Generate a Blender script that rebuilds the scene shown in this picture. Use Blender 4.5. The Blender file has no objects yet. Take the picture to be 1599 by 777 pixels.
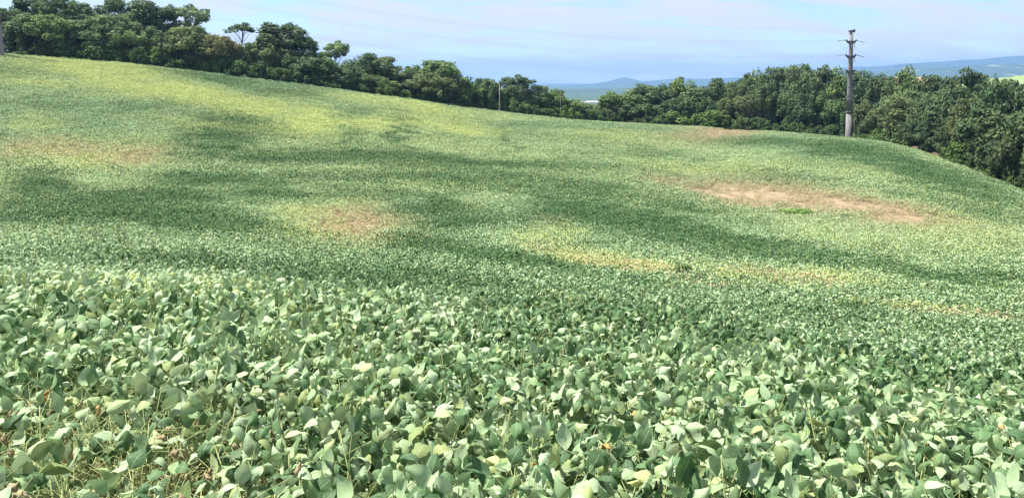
import bpy, math, random
import numpy as np
from mathutils import Vector, Matrix, Quaternion

S = bpy.context.scene
COL = S.collection
rng = np.random.default_rng(11)
random.seed(11)

# ------------------------------------------------------------------ camera
F_PX, PH, PW = 1232.0, 777.0, 1599.0
HORIZON = 125.0
CY = 205.0            # the picture is the lower part of a taller frame: optical axis above its middle
PITCH = math.atan((CY - HORIZON) / F_PX)
cd = bpy.data.cameras.new('camera')
cd.sensor_width = 36.0
cd.lens = 36.0 * F_PX / PW
cd.shift_y = -(PH / 2 - CY) / PW
cd.clip_start = 0.05
cd.clip_end = 40000
cam = bpy.data.objects.new('camera', cd)
cam.rotation_euler = (math.pi / 2 - PITCH, 0, 0)
COL.objects.link(cam)
S.camera = cam

# ------------------------------------------------------------------ world, sun, exposure
SUN = Vector((-0.42, 0.07, 0.90)).normalized()
elev = math.asin(SUN.z)
azim = math.atan2(SUN.x, SUN.y)
world = bpy.data.worlds.new('World')
S.world = world
world.use_nodes = True
wn, wl = world.node_tree.nodes, world.node_tree.links
wn.clear()
sky = wn.new('ShaderNodeTexSky')
sky.sky_type = 'NISHITA'
sky.sun_disc = False
sky.sun_elevation = elev
sky.sun_rotation = azim
sky.altitude = 500
sky.air_density = 1.0
sky.dust_density = 0.15
sky.ozone_density = 4.0
tc = wn.new('ShaderNodeTexCoord')
# thin high cloud: noise on a flat layer overhead (direction / height), same all round
sep = wn.new('ShaderNodeSeparateXYZ')
wl.new(tc.outputs['Generated'], sep.inputs[0])
mx = wn.new('ShaderNodeMath'); mx.operation = 'MAXIMUM'; mx.inputs[1].default_value = 0.0
wl.new(sep.outputs['Z'], mx.inputs[0])
ad = wn.new('ShaderNodeMath'); ad.operation = 'ADD'; ad.inputs[1].default_value = 0.22
wl.new(mx.outputs[0], ad.inputs[0])
dv = wn.new('ShaderNodeVectorMath'); dv.operation = 'DIVIDE'
wl.new(tc.outputs['Generated'], dv.inputs[0])
cmb = wn.new('ShaderNodeCombineXYZ')
for i in range(3):
    wl.new(ad.outputs[0], cmb.inputs[i])
wl.new(cmb.outputs[0], dv.inputs[1])
mp = wn.new('ShaderNodeMapping')
mp.inputs['Scale'].default_value = (0.55, 1.0, 0.0)
mp.inputs['Location'].default_value = (3.1, 1.7, 0)
wl.new(dv.outputs[0], mp.inputs['Vector'])
cn = wn.new('ShaderNodeTexNoise')
cn.inputs['Scale'].default_value = 3.3
cn.inputs['Detail'].default_value = 7
cn.inputs['Roughness'].default_value = 0.58
cn.inputs['Distortion'].default_value = 0.4
wl.new(mp.outputs[0], cn.inputs['Vector'])
cr = wn.new('ShaderNodeMapRange')
cr.inputs['From Min'].default_value = 0.36
cr.inputs['From Max'].default_value = 0.58
cr.inputs['To Max'].default_value = 0.9
cr.interpolation_type = 'SMOOTHSTEP'
wl.new(cn.outputs['Fac'], cr.inputs['Value'])
cm = wn.new('ShaderNodeMix'); cm.data_type = 'RGBA'
wl.new(cr.outputs[0], cm.inputs['Factor'])
wl.new(sky.outputs[0], cm.inputs['A'])
cm.inputs['B'].default_value = (5.1, 5.05, 5.75, 1)
bg = wn.new('ShaderNodeBackground')
bg.inputs['Strength'].default_value = 0.078
wl.new(cm.outputs['Result'], bg.inputs['Color'])
wo = wn.new('ShaderNodeOutputWorld')
wl.new(bg.outputs[0], wo.inputs['Surface'])

sd = bpy.data.lights.new('sun', 'SUN')
sd.energy = 4.9
sd.angle = math.radians(0.55)
sd.color = (1.0, 0.975, 0.93)
sun = bpy.data.objects.new('sun', sd)
sun.rotation_euler = SUN.to_track_quat('Z', 'Y').to_euler()
sun.location = (0, 0, 80)
COL.objects.link(sun)

S.view_settings.view_transform = 'Standard'
S.view_settings.look = 'None'
S.view_settings.exposure = 1.2
S.view_settings.gamma = 1
S.view_settings.use_curve_mapping = False
S.render.engine = 'CYCLES'
S.cycles.max_bounces = 6
S.cycles.diffuse_bounces = 3
S.cycles.glossy_bounces = 2
S.cycles.transmission_bounces = 3
S.cycles.transparent_max_bounces = 6
S.cycles.volume_bounces = 0
S.cycles.caustics_reflective = False
S.cycles.caustics_refractive = False

# ------------------------------------------------------------------ helpers
CP, SP = math.cos(PITCH), math.sin(PITCH)


def P(px, py, d):
    """world point d metres ahead, seen in the direction of a place in the photograph"""
    u = (px - PW / 2) / F_PX
    v = (CY - py) / F_PX
    dy = CP + v * SP
    dz = -SP + v * CP
    s = d / dy
    return np.array((u * s, d, dz * s))


def pix(x, y, z):
    dep = y * CP - z * SP
    v = (y * SP + z * CP) / dep
    return PW / 2 + F_PX * x / dep, CY - F_PX * v


def smooth(a, b, x):
    t = np.clip((x - a) / (b - a), 0, 1)
    return t * t * (3 - 2 * t)


def hash2(ix, iy, seed):
    h = (ix.astype(np.int64) * 374761393 + iy.astype(np.int64) * 668265263 + seed * 1442695041) & 0x7fffffff
    h = ((h ^ (h >> 13)) * 1274126177) & 0x7fffffff
    return ((h ^ (h >> 16)) & 0xffff) / 65535.0


def vnoise(x, y, seed=0):
    ix, iy = np.floor(x), np.floor(y)
    fx, fy = x - ix, y - iy
    fx, fy = fx * fx * (3 - 2 * fx), fy * fy * (3 - 2 * fy)
    a, b = hash2(ix, iy, seed), hash2(ix + 1, iy, seed)
    c, d = hash2(ix, iy + 1, seed), hash2(ix + 1, iy + 1, seed)
    return (a + (b - a) * fx) * (1 - fy) + (c + (d - c) * fx) * fy


def fbm(x, y, seed=0, oct=4, gain=0.5):
    t, amp, tot = 0, 1.0, 0.0
    for o in range(oct):
        t = t + amp * vnoise(x * 2 ** o, y * 2 ** o, seed + o * 17)
        tot += amp
        amp *= gain
    return t / tot


def mesh_of(name, verts, faces, mat=None, smooth_shade=True):
    me = bpy.data.meshes.new(name)
    me.from_pydata([tuple(map(float, v)) for v in verts], [], faces)
    if mat:
        me.materials.append(mat)
    if smooth_shade:
        me.polygons.foreach_set('use_smooth', [True] * len(me.polygons))
    me.update()
    return me


def mesh_np(name, V, Fq, mat=None, smooth_shade=True):
    """fast mesh from numpy: V (n,3), Fq (m,k)"""
    me = bpy.data.meshes.new(name)
    V = np.asarray(V, dtype=np.float32)
    Fq = np.asarray(Fq, dtype=np.int32)
    k = Fq.shape[1]
    me.vertices.add(len(V))
    me.vertices.foreach_set('co', V.ravel())
    me.loops.add(Fq.size)
    me.loops.foreach_set('vertex_index', Fq.ravel())
    me.polygons.add(len(Fq))
    me.polygons.foreach_set('loop_start', np.arange(0, Fq.size, k, dtype=np.int32))
    me.polygons.foreach_set('loop_total', np.full(len(Fq), k, dtype=np.int32))
    me.update(calc_edges=True)
    if smooth_shade:
        me.polygons.foreach_set('use_smooth', np.ones(len(Fq), dtype=bool))
    if mat:
        me.materials.append(mat)
    return me


def add_obj(name, me, parent=None, loc=None, col=COL):
    o = bpy.data.objects.new(name, me)
    col.objects.link(o)
    if parent:
        o.parent = parent
    if loc is not None:
        o.location = [float(c) for c in loc]
    return o


def tag(o, label=None, cat=None, group=None, kind=None):
    if label: o['label'] = label
    if cat: o['category'] = cat
    if group: o['group'] = group
    if kind: o['kind'] = kind
    return o


def empty(name, loc, rz=0):
    o = bpy.data.objects.new(name, None)
    o.empty_display_size = 0.2
    COL.objects.link(o)
    o.location = [float(c) for c in loc]
    o.rotation_euler = (0, 0, rz)
    return o


def tube(V, Fc, pts, rads, n=6, cap=True):
    """append a tapered tube to V, Fc (faces as tuples)"""
    pts = [Vector(p) for p in pts]
    base = len(V)
    for i, p in enumerate(pts):
        if i == 0: t = pts[1] - pts[0]
        elif i == len(pts) - 1: t = pts[-1] - pts[-2]
        else: t = pts[i + 1] - pts[i - 1]
        t.normalize()
        a = t.orthogonal().normalized() if abs(t.z) < 0.99 else Vector((1, 0, 0))
        if abs(t.z) < 0.99:
            a = t.cross(Vector((0, 0, 1))).normalized()
        b = t.cross(a)
        for k in range(n):
            an = 2 * math.pi * k / n
            V.append(p + (a * math.cos(an) + b * math.sin(an)) * rads[i])
    for i in range(len(pts) - 1):
        for k in range(n):
            k2 = (k + 1) % n
            Fc.append((base + i * n + k, base + i * n + k2, base + (i + 1) * n + k2, base + (i + 1) * n + k))
    if cap:
        Fc.append(tuple(base + k for k in range(n))[::-1])
        Fc.append(tuple(base + (len(pts) - 1) * n + k for k in range(n)))


def lathe(V, Fc, prof, n=20, cx=0, cy=0):
    base = len(V)
    for (r, z) in prof:
        for k in range(n):
            a = 2 * math.pi * k / n
            V.append((cx + r * math.cos(a), cy + r * math.sin(a), z))
    for i in range(len(prof) - 1):
        for k in range(n):
            k2 = (k + 1) % n
            Fc.append((base + i * n + k, base + i * n + k2, base + (i + 1) * n + k2, base + (i + 1) * n + k))
    Fc.append(tuple(base + k for k in range(n))[::-1])
    Fc.append(tuple(base + (len(prof) - 1) * n + k for k in range(n)))


def box(V, Fc, c, s):
    b = len(V)
    for dz in (-1, 1):
        for dx, dy in ((-1, -1), (1, -1), (1, 1), (-1, 1)):
            V.append((c[0] + dx * s[0] / 2, c[1] + dy * s[1] / 2, c[2] + dz * s[2] / 2))
    for f in ((3, 2, 1, 0), (4, 5, 6, 7), (0, 1, 5, 4), (1, 2, 6, 5), (2, 3, 7, 6), (3, 0, 4, 7)):
        Fc.append(tuple(b + i for i in f))


# ------------------------------------------------------------------ materials
class NT:
    def __init__(self, name):
        self.m = bpy.data.materials.new(name)
        self.m.use_nodes = True
        self.t = self.m.node_tree
        self.t.nodes.clear()
        self.out = self.n('ShaderNodeOutputMaterial')

    def n(self, kind, **kw):
        nd = self.t.nodes.new(kind)
        for k, v in kw.items():
            setattr(nd, k, v)
        return nd

    def l(self, a, b):
        self.t.links.new(a, b)

    def put(self, sock, v):
        if hasattr(v, 'is_output') or isinstance(v, bpy.types.NodeSocket):
            self.l(v, sock)
        else:
            sock.default_value = v

    def math(self, op, a, b=0.0, clamp=False):
        nd = self.n('ShaderNodeMath', operation=op, use_clamp=clamp)
        self.put(nd.inputs[0], a)
        self.put(nd.inputs[1], b)
        return nd.outputs[0]

    def mix(self, f, a, b):
        nd = self.n('ShaderNodeMix', data_type='RGBA')
        self.put(nd.inputs['Factor'], f)
        self.put(nd.inputs['A'], a if not isinstance(a, tuple) else (*a, 1)[:4])
        self.put(nd.inputs['B'], b if not isinstance(b, tuple) else (*b, 1)[:4])
        return nd.outputs['Result']

    def rng(self, v, a, b, c=0.0, d=1.0, sm=True):
        nd = self.n('ShaderNodeMapRange')
        if sm: nd.interpolation_type = 'SMOOTHSTEP'
        self.put(nd.inputs['Value'], v)
        self.put(nd.inputs['From Min'], a); self.put(nd.inputs['From Max'], b)
        self.put(nd.inputs['To Min'], c); self.put(nd.inputs['To Max'], d)
        return nd.outputs[0]

    def noise(self, scale, detail=4, vec=None, rough=0.55):
        nd = self.n('ShaderNodeTexNoise')
        nd.inputs['Scale'].default_value = scale
        nd.inputs['Detail'].default_value = detail
        nd.inputs['Roughness'].default_value = rough
        if vec is not None: self.l(vec, nd.inputs['Vector'])
        return nd.outputs['Fac']

    def attr(self, name, kind='GEOMETRY'):
        nd = self.n('ShaderNodeAttribute', attribute_name=name, attribute_type=kind)
        return nd

    def bump(self, h, strength=0.3, dist=0.01):
        nd = self.n('ShaderNodeBump')
        nd.inputs['Strength'].default_value = strength
        nd.inputs['Distance'].default_value = dist
        self.l(h, nd.inputs['Height'])
        return nd.outputs[0]

    def surf(self, color, rough=0.8, spec=0.3, normal=None, trans=0.0, trans_col=None, metal=0.0):
        p = self.n('ShaderNodeBsdfPrincipled')
        self.put(p.inputs['Base Color'], color if not isinstance(color, tuple) else (*color, 1)[:4])
        self.put(p.inputs['Roughness'], rough)
        p.inputs['Specular IOR Level'].default_value = spec
        p.inputs['Metallic'].default_value = metal
        if normal is not None: self.l(normal, p.inputs['Normal'])
        sh = p.outputs[0]
        if trans > 0:
            tr = self.n('ShaderNodeBsdfTranslucent')
            tcol = color if trans_col is None else trans_col
            self.put(tr.inputs['Color'], tcol if not isinstance(tcol, tuple) else (*tcol, 1)[:4])
            ms = self.n('ShaderNodeMixShader')
            ms.inputs[0].default_value = trans
            self.l(sh, ms.inputs[1]); self.l(tr.outputs[0], ms.inputs[2])
            sh = ms.outputs[0]
        self.l(sh, self.out.inputs['Surface'])
        return self.m


DARK = (0.038, 0.100, 0.032)
MID = (0.095, 0.195, 0.065)
PALE = (0.265, 0.395, 0.165)
SILVER = (0.44, 0.55, 0.34)
YELL = (0.52, 0.56, 0.18)
STRAW = (0.45, 0.36, 0.20)


def crop_leaf_color(T, rnd, rnd2, wilt, yel, dry, soft=0.06):
    """leaf colour from two random numbers and how far the plant has wilted / yellowed / dried"""
    back = T.n('ShaderNodeNewGeometry').outputs['Backfacing']
    w = T.math('ADD', wilt, T.math('MULTIPLY', back, 0.28))
    pale = T.rng(T.math('SUBTRACT', w, rnd), -soft, soft)
    g = T.mix(rnd2, DARK, MID)
    pl = T.mix(rnd2, PALE, SILVER)
    c = T.mix(pale, g, pl)
    ysel = T.rng(T.math('SUBTRACT', yel, T.math('FRACT', T.math('MULTIPLY', rnd, 7.31))), -0.22, 0.22)
    c = T.mix(T.math('MULTIPLY', ysel, 0.75), c, YELL)
    dsel = T.rng(T.math('SUBTRACT', dry, T.math('FRACT', T.math('MULTIPLY', rnd2, 5.73))), -0.05, 0.10)
    c = T.mix(dsel, c, STRAW)
    return c


def leaf_veins(T, c):
    uv = T.n('ShaderNodeUVMap', uv_map='leaf')
    sp = T.n('ShaderNodeSeparateXYZ')
    T.l(uv.outputs[0], sp.inputs[0])
    au = T.math('ABSOLUTE', T.math('SUBTRACT', sp.outputs['X'], 0.5))
    mid = T.rng(au, 0.012, 0.04, 1, 0)
    ph = T.math('SUBTRACT', sp.outputs['Y'], T.math('MULTIPLY', au, 0.7))
    s = T.math('SINE', T.math('MULTIPLY', ph, 44.0))
    side = T.rng(s, 0.82, 1.0)
    v = T.math('MAXIMUM', mid, T.math('MULTIPLY', side, 0.6))
    c2 = T.mix(T.math('MULTIPLY', v, 0.35), c, (0.50, 0.58, 0.34))
    return c2, T.math('SUBTRACT', 1.0, v)


# single near plants: every leaf is an object, random per object
def mat_near(name, wilt, yel, dry):
    T = NT(name)
    oi = T.n('ShaderNodeObjectInfo')
    r2 = T.math('FRACT', T.math('MULTIPLY', oi.outputs['Random'], 13.7))
    c = crop_leaf_color(T, oi.outputs['Random'], r2, wilt, yel, dry)
    geo = T.n('ShaderNodeTexCoord')
    nz = T.noise(38, 4, geo.outputs['Object'])
    c = T.mix(T.rng(nz, 0.35, 0.75, 0, 0.35), c, (0.20, 0.26, 0.15))
    c, vh = leaf_veins(T, c)
    nb = T.bump(T.math('ADD', vh, nz), 0.5, 0.004)
    return T.surf(c, 0.62, 0.3, nb, 0.24)


M_LEAF = mat_near('leaf_green', 0.36, 0.0, 0.0)
M_LEAF_W = mat_near('leaf_wilted', 0.52, 0.08, 0.0)
M_LEAF_Y = mat_near('leaf_yellowed', 0.5, 0.9, 0.04)


def mat_brown(name, a, b):
    T = NT(name)
    oi = T.n('ShaderNodeObjectInfo')
    geo = T.n('ShaderNodeTexCoord')
    nz = T.noise(60, 5, geo.outputs['Object'])
    c = T.mix(oi.outputs['Random'], a, b)
    c = T.mix(T.rng(nz, 0.3, 0.7, 0, 0.5), c, (0.20, 0.14, 0.08))
    return T.surf(c, 0.85, 0.15, T.bump(nz, 0.6, 0.006), 0.12)


M_BROWN = mat_brown('leaf_brown', (0.28, 0.22, 0.12), (0.42, 0.36, 0.21))
M_ORANGE = mat_brown('leaf_orange', (0.50, 0.30, 0.07), (0.60, 0.36, 0.16))


def mat_stem():
    T = NT('stem_green')
    oi = T.n('ShaderNodeObjectInfo')
    geo = T.n('ShaderNodeTexCoord')
    c = T.mix(oi.outputs['Random'], (0.25, 0.31, 0.11), (0.42, 0.42, 0.19))
    c = T.mix(T.rng(T.noise(30, 3, geo.outputs['Object']), 0.4, 0.7), c, (0.20, 0.24, 0.09))
    return T.surf(c, 0.7, 0.25)


M_STEM = mat_stem()


# crop: instanced; state carried by each plant
def mat_crop(name, veins, soft=0.06):
    T = NT(name)
    rnd = T.attr('rnd').outputs['Fac']
    oi = T.n('ShaderNodeObjectInfo').outputs['Random']
    r = T.math('FRACT', T.math('ADD', rnd, oi))
    r2 = T.math('FRACT', T.math('MULTIPLY', r, 13.7))
    wilt = T.attr('wilt', 'INSTANCER').outputs['Fac']
    yel = T.attr('yel', 'INSTANCER').outputs['Fac']
    dry = T.attr('dry', 'INSTANCER').outputs['Fac']
    c = crop_leaf_color(T, r, r2, wilt, yel, dry, soft)
    nb = None
    if veins:
        c, vh = leaf_veins(T, c)
        nb = T.bump(vh, 0.4, 0.004)
    return T.surf(c, 0.62, 0.3, nb, 0.24)


M_CROP = mat_crop('crop_leaf', True)
M_CROP_MID = mat_crop('crop_leaf_mid', False, 0.14)
M_CROP_FAR = mat_crop('crop_leaf_far', False, 0.34)


def mat_foliage(name, a, b, cst=(0.15, 0.22, 0.08)):
    T = NT(name)
    tint = T.attr('tint').outputs['Fac']
    oi = T.n('ShaderNodeObjectInfo')
    c = T.mix(tint, a, b)
    c = T.mix(T.math('MULTIPLY', oi.outputs['Random'], 0.35), c, cst)
    mul = T.n('ShaderNodeMix', data_type='RGBA', blend_type='MULTIPLY')
    mul.inputs['Factor'].default_value = 1.0
    T.l(c, mul.inputs['A'])
    T.l(oi.outputs['Color'], mul.inputs['B'])
    return T.surf(mul.outputs['Result'], 0.7, 0.12, None, 0.25)


M_FOL = mat_foliage('tree_leaves', (0.072, 0.128, 0.060), (0.205, 0.278, 0.112))
M_BUSH = mat_foliage('bush_leaves', (0.055, 0.11, 0.035), (0.14, 0.21, 0.06))


def mat_bark():
    T = NT('bark')
    geo = T.n('ShaderNodeTexCoord')
    nz = T.noise(3.0, 6, geo.outputs['Object'])
    c = T.mix(nz, (0.12, 0.10, 0.08), (0.36, 0.33, 0.28))
    return T.surf(c, 0.9, 0.15, T.bump(nz, 0.7, 0.05))


M_BARK = mat_bark()


def mat_concrete(name, a, b, streak):
    T = NT(name)
    geo = T.n('ShaderNodeTexCoord')
    mpn = T.n('ShaderNodeMapping')
    mpn.inputs['Scale'].default_value = (3.0, 3.0, 0.25)
    T.l(geo.outputs['Object'], mpn.inputs['Vector'])
    st = T.noise(1.6, 6, mpn.outputs[0])
    gr = T.noise(7.0, 5, geo.outputs['Object'])
    c = T.mix(T.rng(st, 0.35, 0.7), a, b)
    c = T.mix(T.rng(gr, 0.5, 0.8, 0, 0.5), c, streak)
    return T.surf(c, 0.9, 0.2, T.bump(gr, 0.4, 0.02))


M_CONC = mat_concrete('concrete_weathered', (0.14, 0.135, 0.135), (0.25, 0.245, 0.24), (0.08, 0.07, 0.07))
M_CONC2 = mat_concrete('concrete_pale', (0.17, 0.165, 0.16), (0.28, 0.275, 0.27), (0.12, 0.11, 0.11))
M_CONC_D = mat_concrete('concrete_dark', (0.07, 0.07, 0.075), (0.15, 0.15, 0.15), (0.05, 0.05, 0.05))
M_WOODP = mat_concrete('pole_pale_wood', (0.26, 0.24, 0.19), (0.38, 0.35, 0.28), (0.2, 0.18, 0.14))


def mat_plain(name, col, rough=0.5, metal=0.0, var=0.25):
    T = NT(name)
    geo = T.n('ShaderNodeTexCoord')
    nz = T.noise(4.0, 4, geo.outputs['Object'])
    c = T.mix(T.math('MULTIPLY', nz, var * 2), col, tuple(x * 0.55 for x in col))
    return T.surf(c, rough, 0.4, None, 0, None, metal)


M_WIRE = mat_plain('wire_aluminium', (0.30, 0.31, 0.33), 0.5, 0.3)
M_INS = mat_plain('insulator_glass', (0.30, 0.33, 0.33), 0.3)
M_STEEL = mat_plain('galvanised_steel', (0.22, 0.22, 0.23), 0.6, 0.4)
M_TILE = mat_plain('roof_tile', (0.50, 0.32, 0.20), 0.85)
M_PLASTER = mat_plain('plaster_white', (0.72, 0.70, 0.66), 0.85)
M_GLASS = mat_plain('window_glass', (0.05, 0.06, 0.07), 0.15)

# ------------------------------------------------------------------ terrain
# surveyed spots of the crop's surface (direction, distance): near hill, dip, far slope, field edge
CTRL = [
    # near brow
    (100, 777, 2.6), (100, 650, 3.4), (100, 540, 4.6), (100, 468, 6.2), (100, 434, 12),
    (800, 777, 2.7), (800, 690, 3.5), (800, 600, 4.7), (800, 530, 6.8), (800, 488, 8.8),
    (1500, 777, 2.9), (1500, 690, 3.9), (1500, 630, 5.4), (1500, 598, 7.0),
    (450, 500, 6.0), (450, 462, 8.0), (1150, 560, 6.4), (1150, 530, 8.0),
    # dip and far slope, left
    (100, 400, 21), (100, 350, 36), (100, 300, 51), (100, 250, 69), (100, 200, 89), (100, 150, 111), (100, 110, 134),
    (-150, 350, 34), (-150, 200, 84), (-150, 120, 120), (-150, 75, 150),
    (400, 420, 21), (400, 350, 38), (400, 300, 54), (400, 250, 75), (400, 200, 102), (400, 155, 132),
    # middle
    (750, 455, 20), (750, 400, 32), (750, 340, 49), (750, 280, 74), (750, 230, 108), (750, 195, 150),
    (1100, 490, 16), (1100, 450, 25), (1100, 400, 36), (1100, 350, 52), (1100, 300, 78), (1100, 250, 115), (1100, 212, 160),
    # right
    (1450, 545, 14), (1450, 505, 20), (1450, 455, 30), (1450, 400, 42), (1450, 350, 58), (1450, 300, 80), (1450, 258, 112),
    (1750, 560, 14), (1750, 450, 31), (1750, 380, 52), (1750, 330, 82),
]
EDGE = [(-120, 72, 150), (0, 80, 150), (100, 87, 151), (200, 97, 154), (300, 108, 157), (400, 120, 160), (500, 133, 165), (600, 148, 172),
        (700, 160, 180), (780, 172, 188), (850, 181, 196), (930, 189, 205), (1000, 192, 205), (1100, 195, 198), (1200, 203, 190),
        (1320, 216, 180), (1420, 228, 150), (1500, 252, 124), (1599, 292, 100), (1700, 345, 80)]
CANOPY = 0.55
pts = [P(*c) for c in CTRL + EDGE]
ctrl = [(p[0], p[1], p[2] - CANOPY) for p in pts]
# under and behind the camera, and the land behind the woods
ctrl += [(0, 0.5, -1.85), (-3, 0.5, -1.75), (3, 0.5, -2.1), (0, -6, -1.6), (-12, -6, -1.4), (12, -6, -3.0), (-25, 8, -2.4), (28, 6, -7.5)]
for (px, py, d), drop in zip(EDGE, [-2, -2, -2, -2, -1.5, -1, 0, 0.5, 1, 2, 3, 3.5, 4, 4, 4, 4, 5, 7, 8, 8]):
    p = P(px, py, d)
    q = P(px, py, d + 40)
    ctrl.append((q[0], q[1], p[2] - CANOPY - drop))
ctrl = np.array(ctrl)
XY, Z = ctrl[:, :2], ctrl[:, 2]


def tps_k(r2):
    return np.where(r2 > 1e-9, 0.5 * r2 * np.log(np.maximum(r2, 1e-9)), 0)


n = len(XY)
# distance-warped coordinates so that the near brow and the far slope carry equal weight
def warp(x, y):
    r = np.sqrt(x * x + y * y) + 1e-6
    f = np.log1p(r / 6.0) * 20 / r
    return np.stack([x * f, y * f], -1)


W = warp(XY[:, 0], XY[:, 1])
D2 = ((W[:, None] - W[None]) ** 2).sum(-1)
A = np.zeros((n + 3, n + 3))
A[:n, :n] = tps_k(D2) + np.eye(n) * 6.0
A[:n, n] = 1
A[:n, n + 1:] = W
A[n:, :n] = A[:n, n:].T
TW = np.linalg.solve(A, np.concatenate([Z, np.zeros(3)]))
VALLEY = -62.0


def height(x, y):
    x = np.asarray(x, float); y = np.asarray(y, float)
    sh = x.shape
    x, y = x.ravel(), y.ravel()
    out = np.empty(len(x))
    for i in range(0, len(x), 20000):
        w = warp(x[i:i + 20000], y[i:i + 20000])
        d2 = ((w[:, None] - W[None]) ** 2).sum(-1)
        out[i:i + 20000] = tps_k(d2) @ TW[:n] + TW[n] + w @ TW[n + 1:]
    r = np.sqrt(x * x + (y - 60) ** 2)
    t = smooth(190, 520, r)
    out = np.clip(out, -40, 30)
    val = VALLEY + 26 * (fbm(x / 900, y / 900, 5, 3) - 0.5)
    out = out * (1 - t) + val * t
    return out.reshape(sh)


def hgt(x, y):
    return float(height(np.array([x]), np.array([y]))[0])


edge_az = np.array([(e[0] - PW / 2) / F_PX for e in EDGE])
edge_xy = np.array([P(*e)[:2] for e in EDGE])
edge_b = edge_xy[:, 0] / edge_xy[:, 1]
edge_y = edge_xy[:, 1]


def in_field(x, y, margin=0.0):
    b = np.where(y > 0.5, x / np.maximum(y, 0.5), np.sign(x) * 9)
    lim = np.interp(b, edge_b, edge_y, left=edge_y[0], right=60.0)
    return (y < lim - margin)


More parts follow.
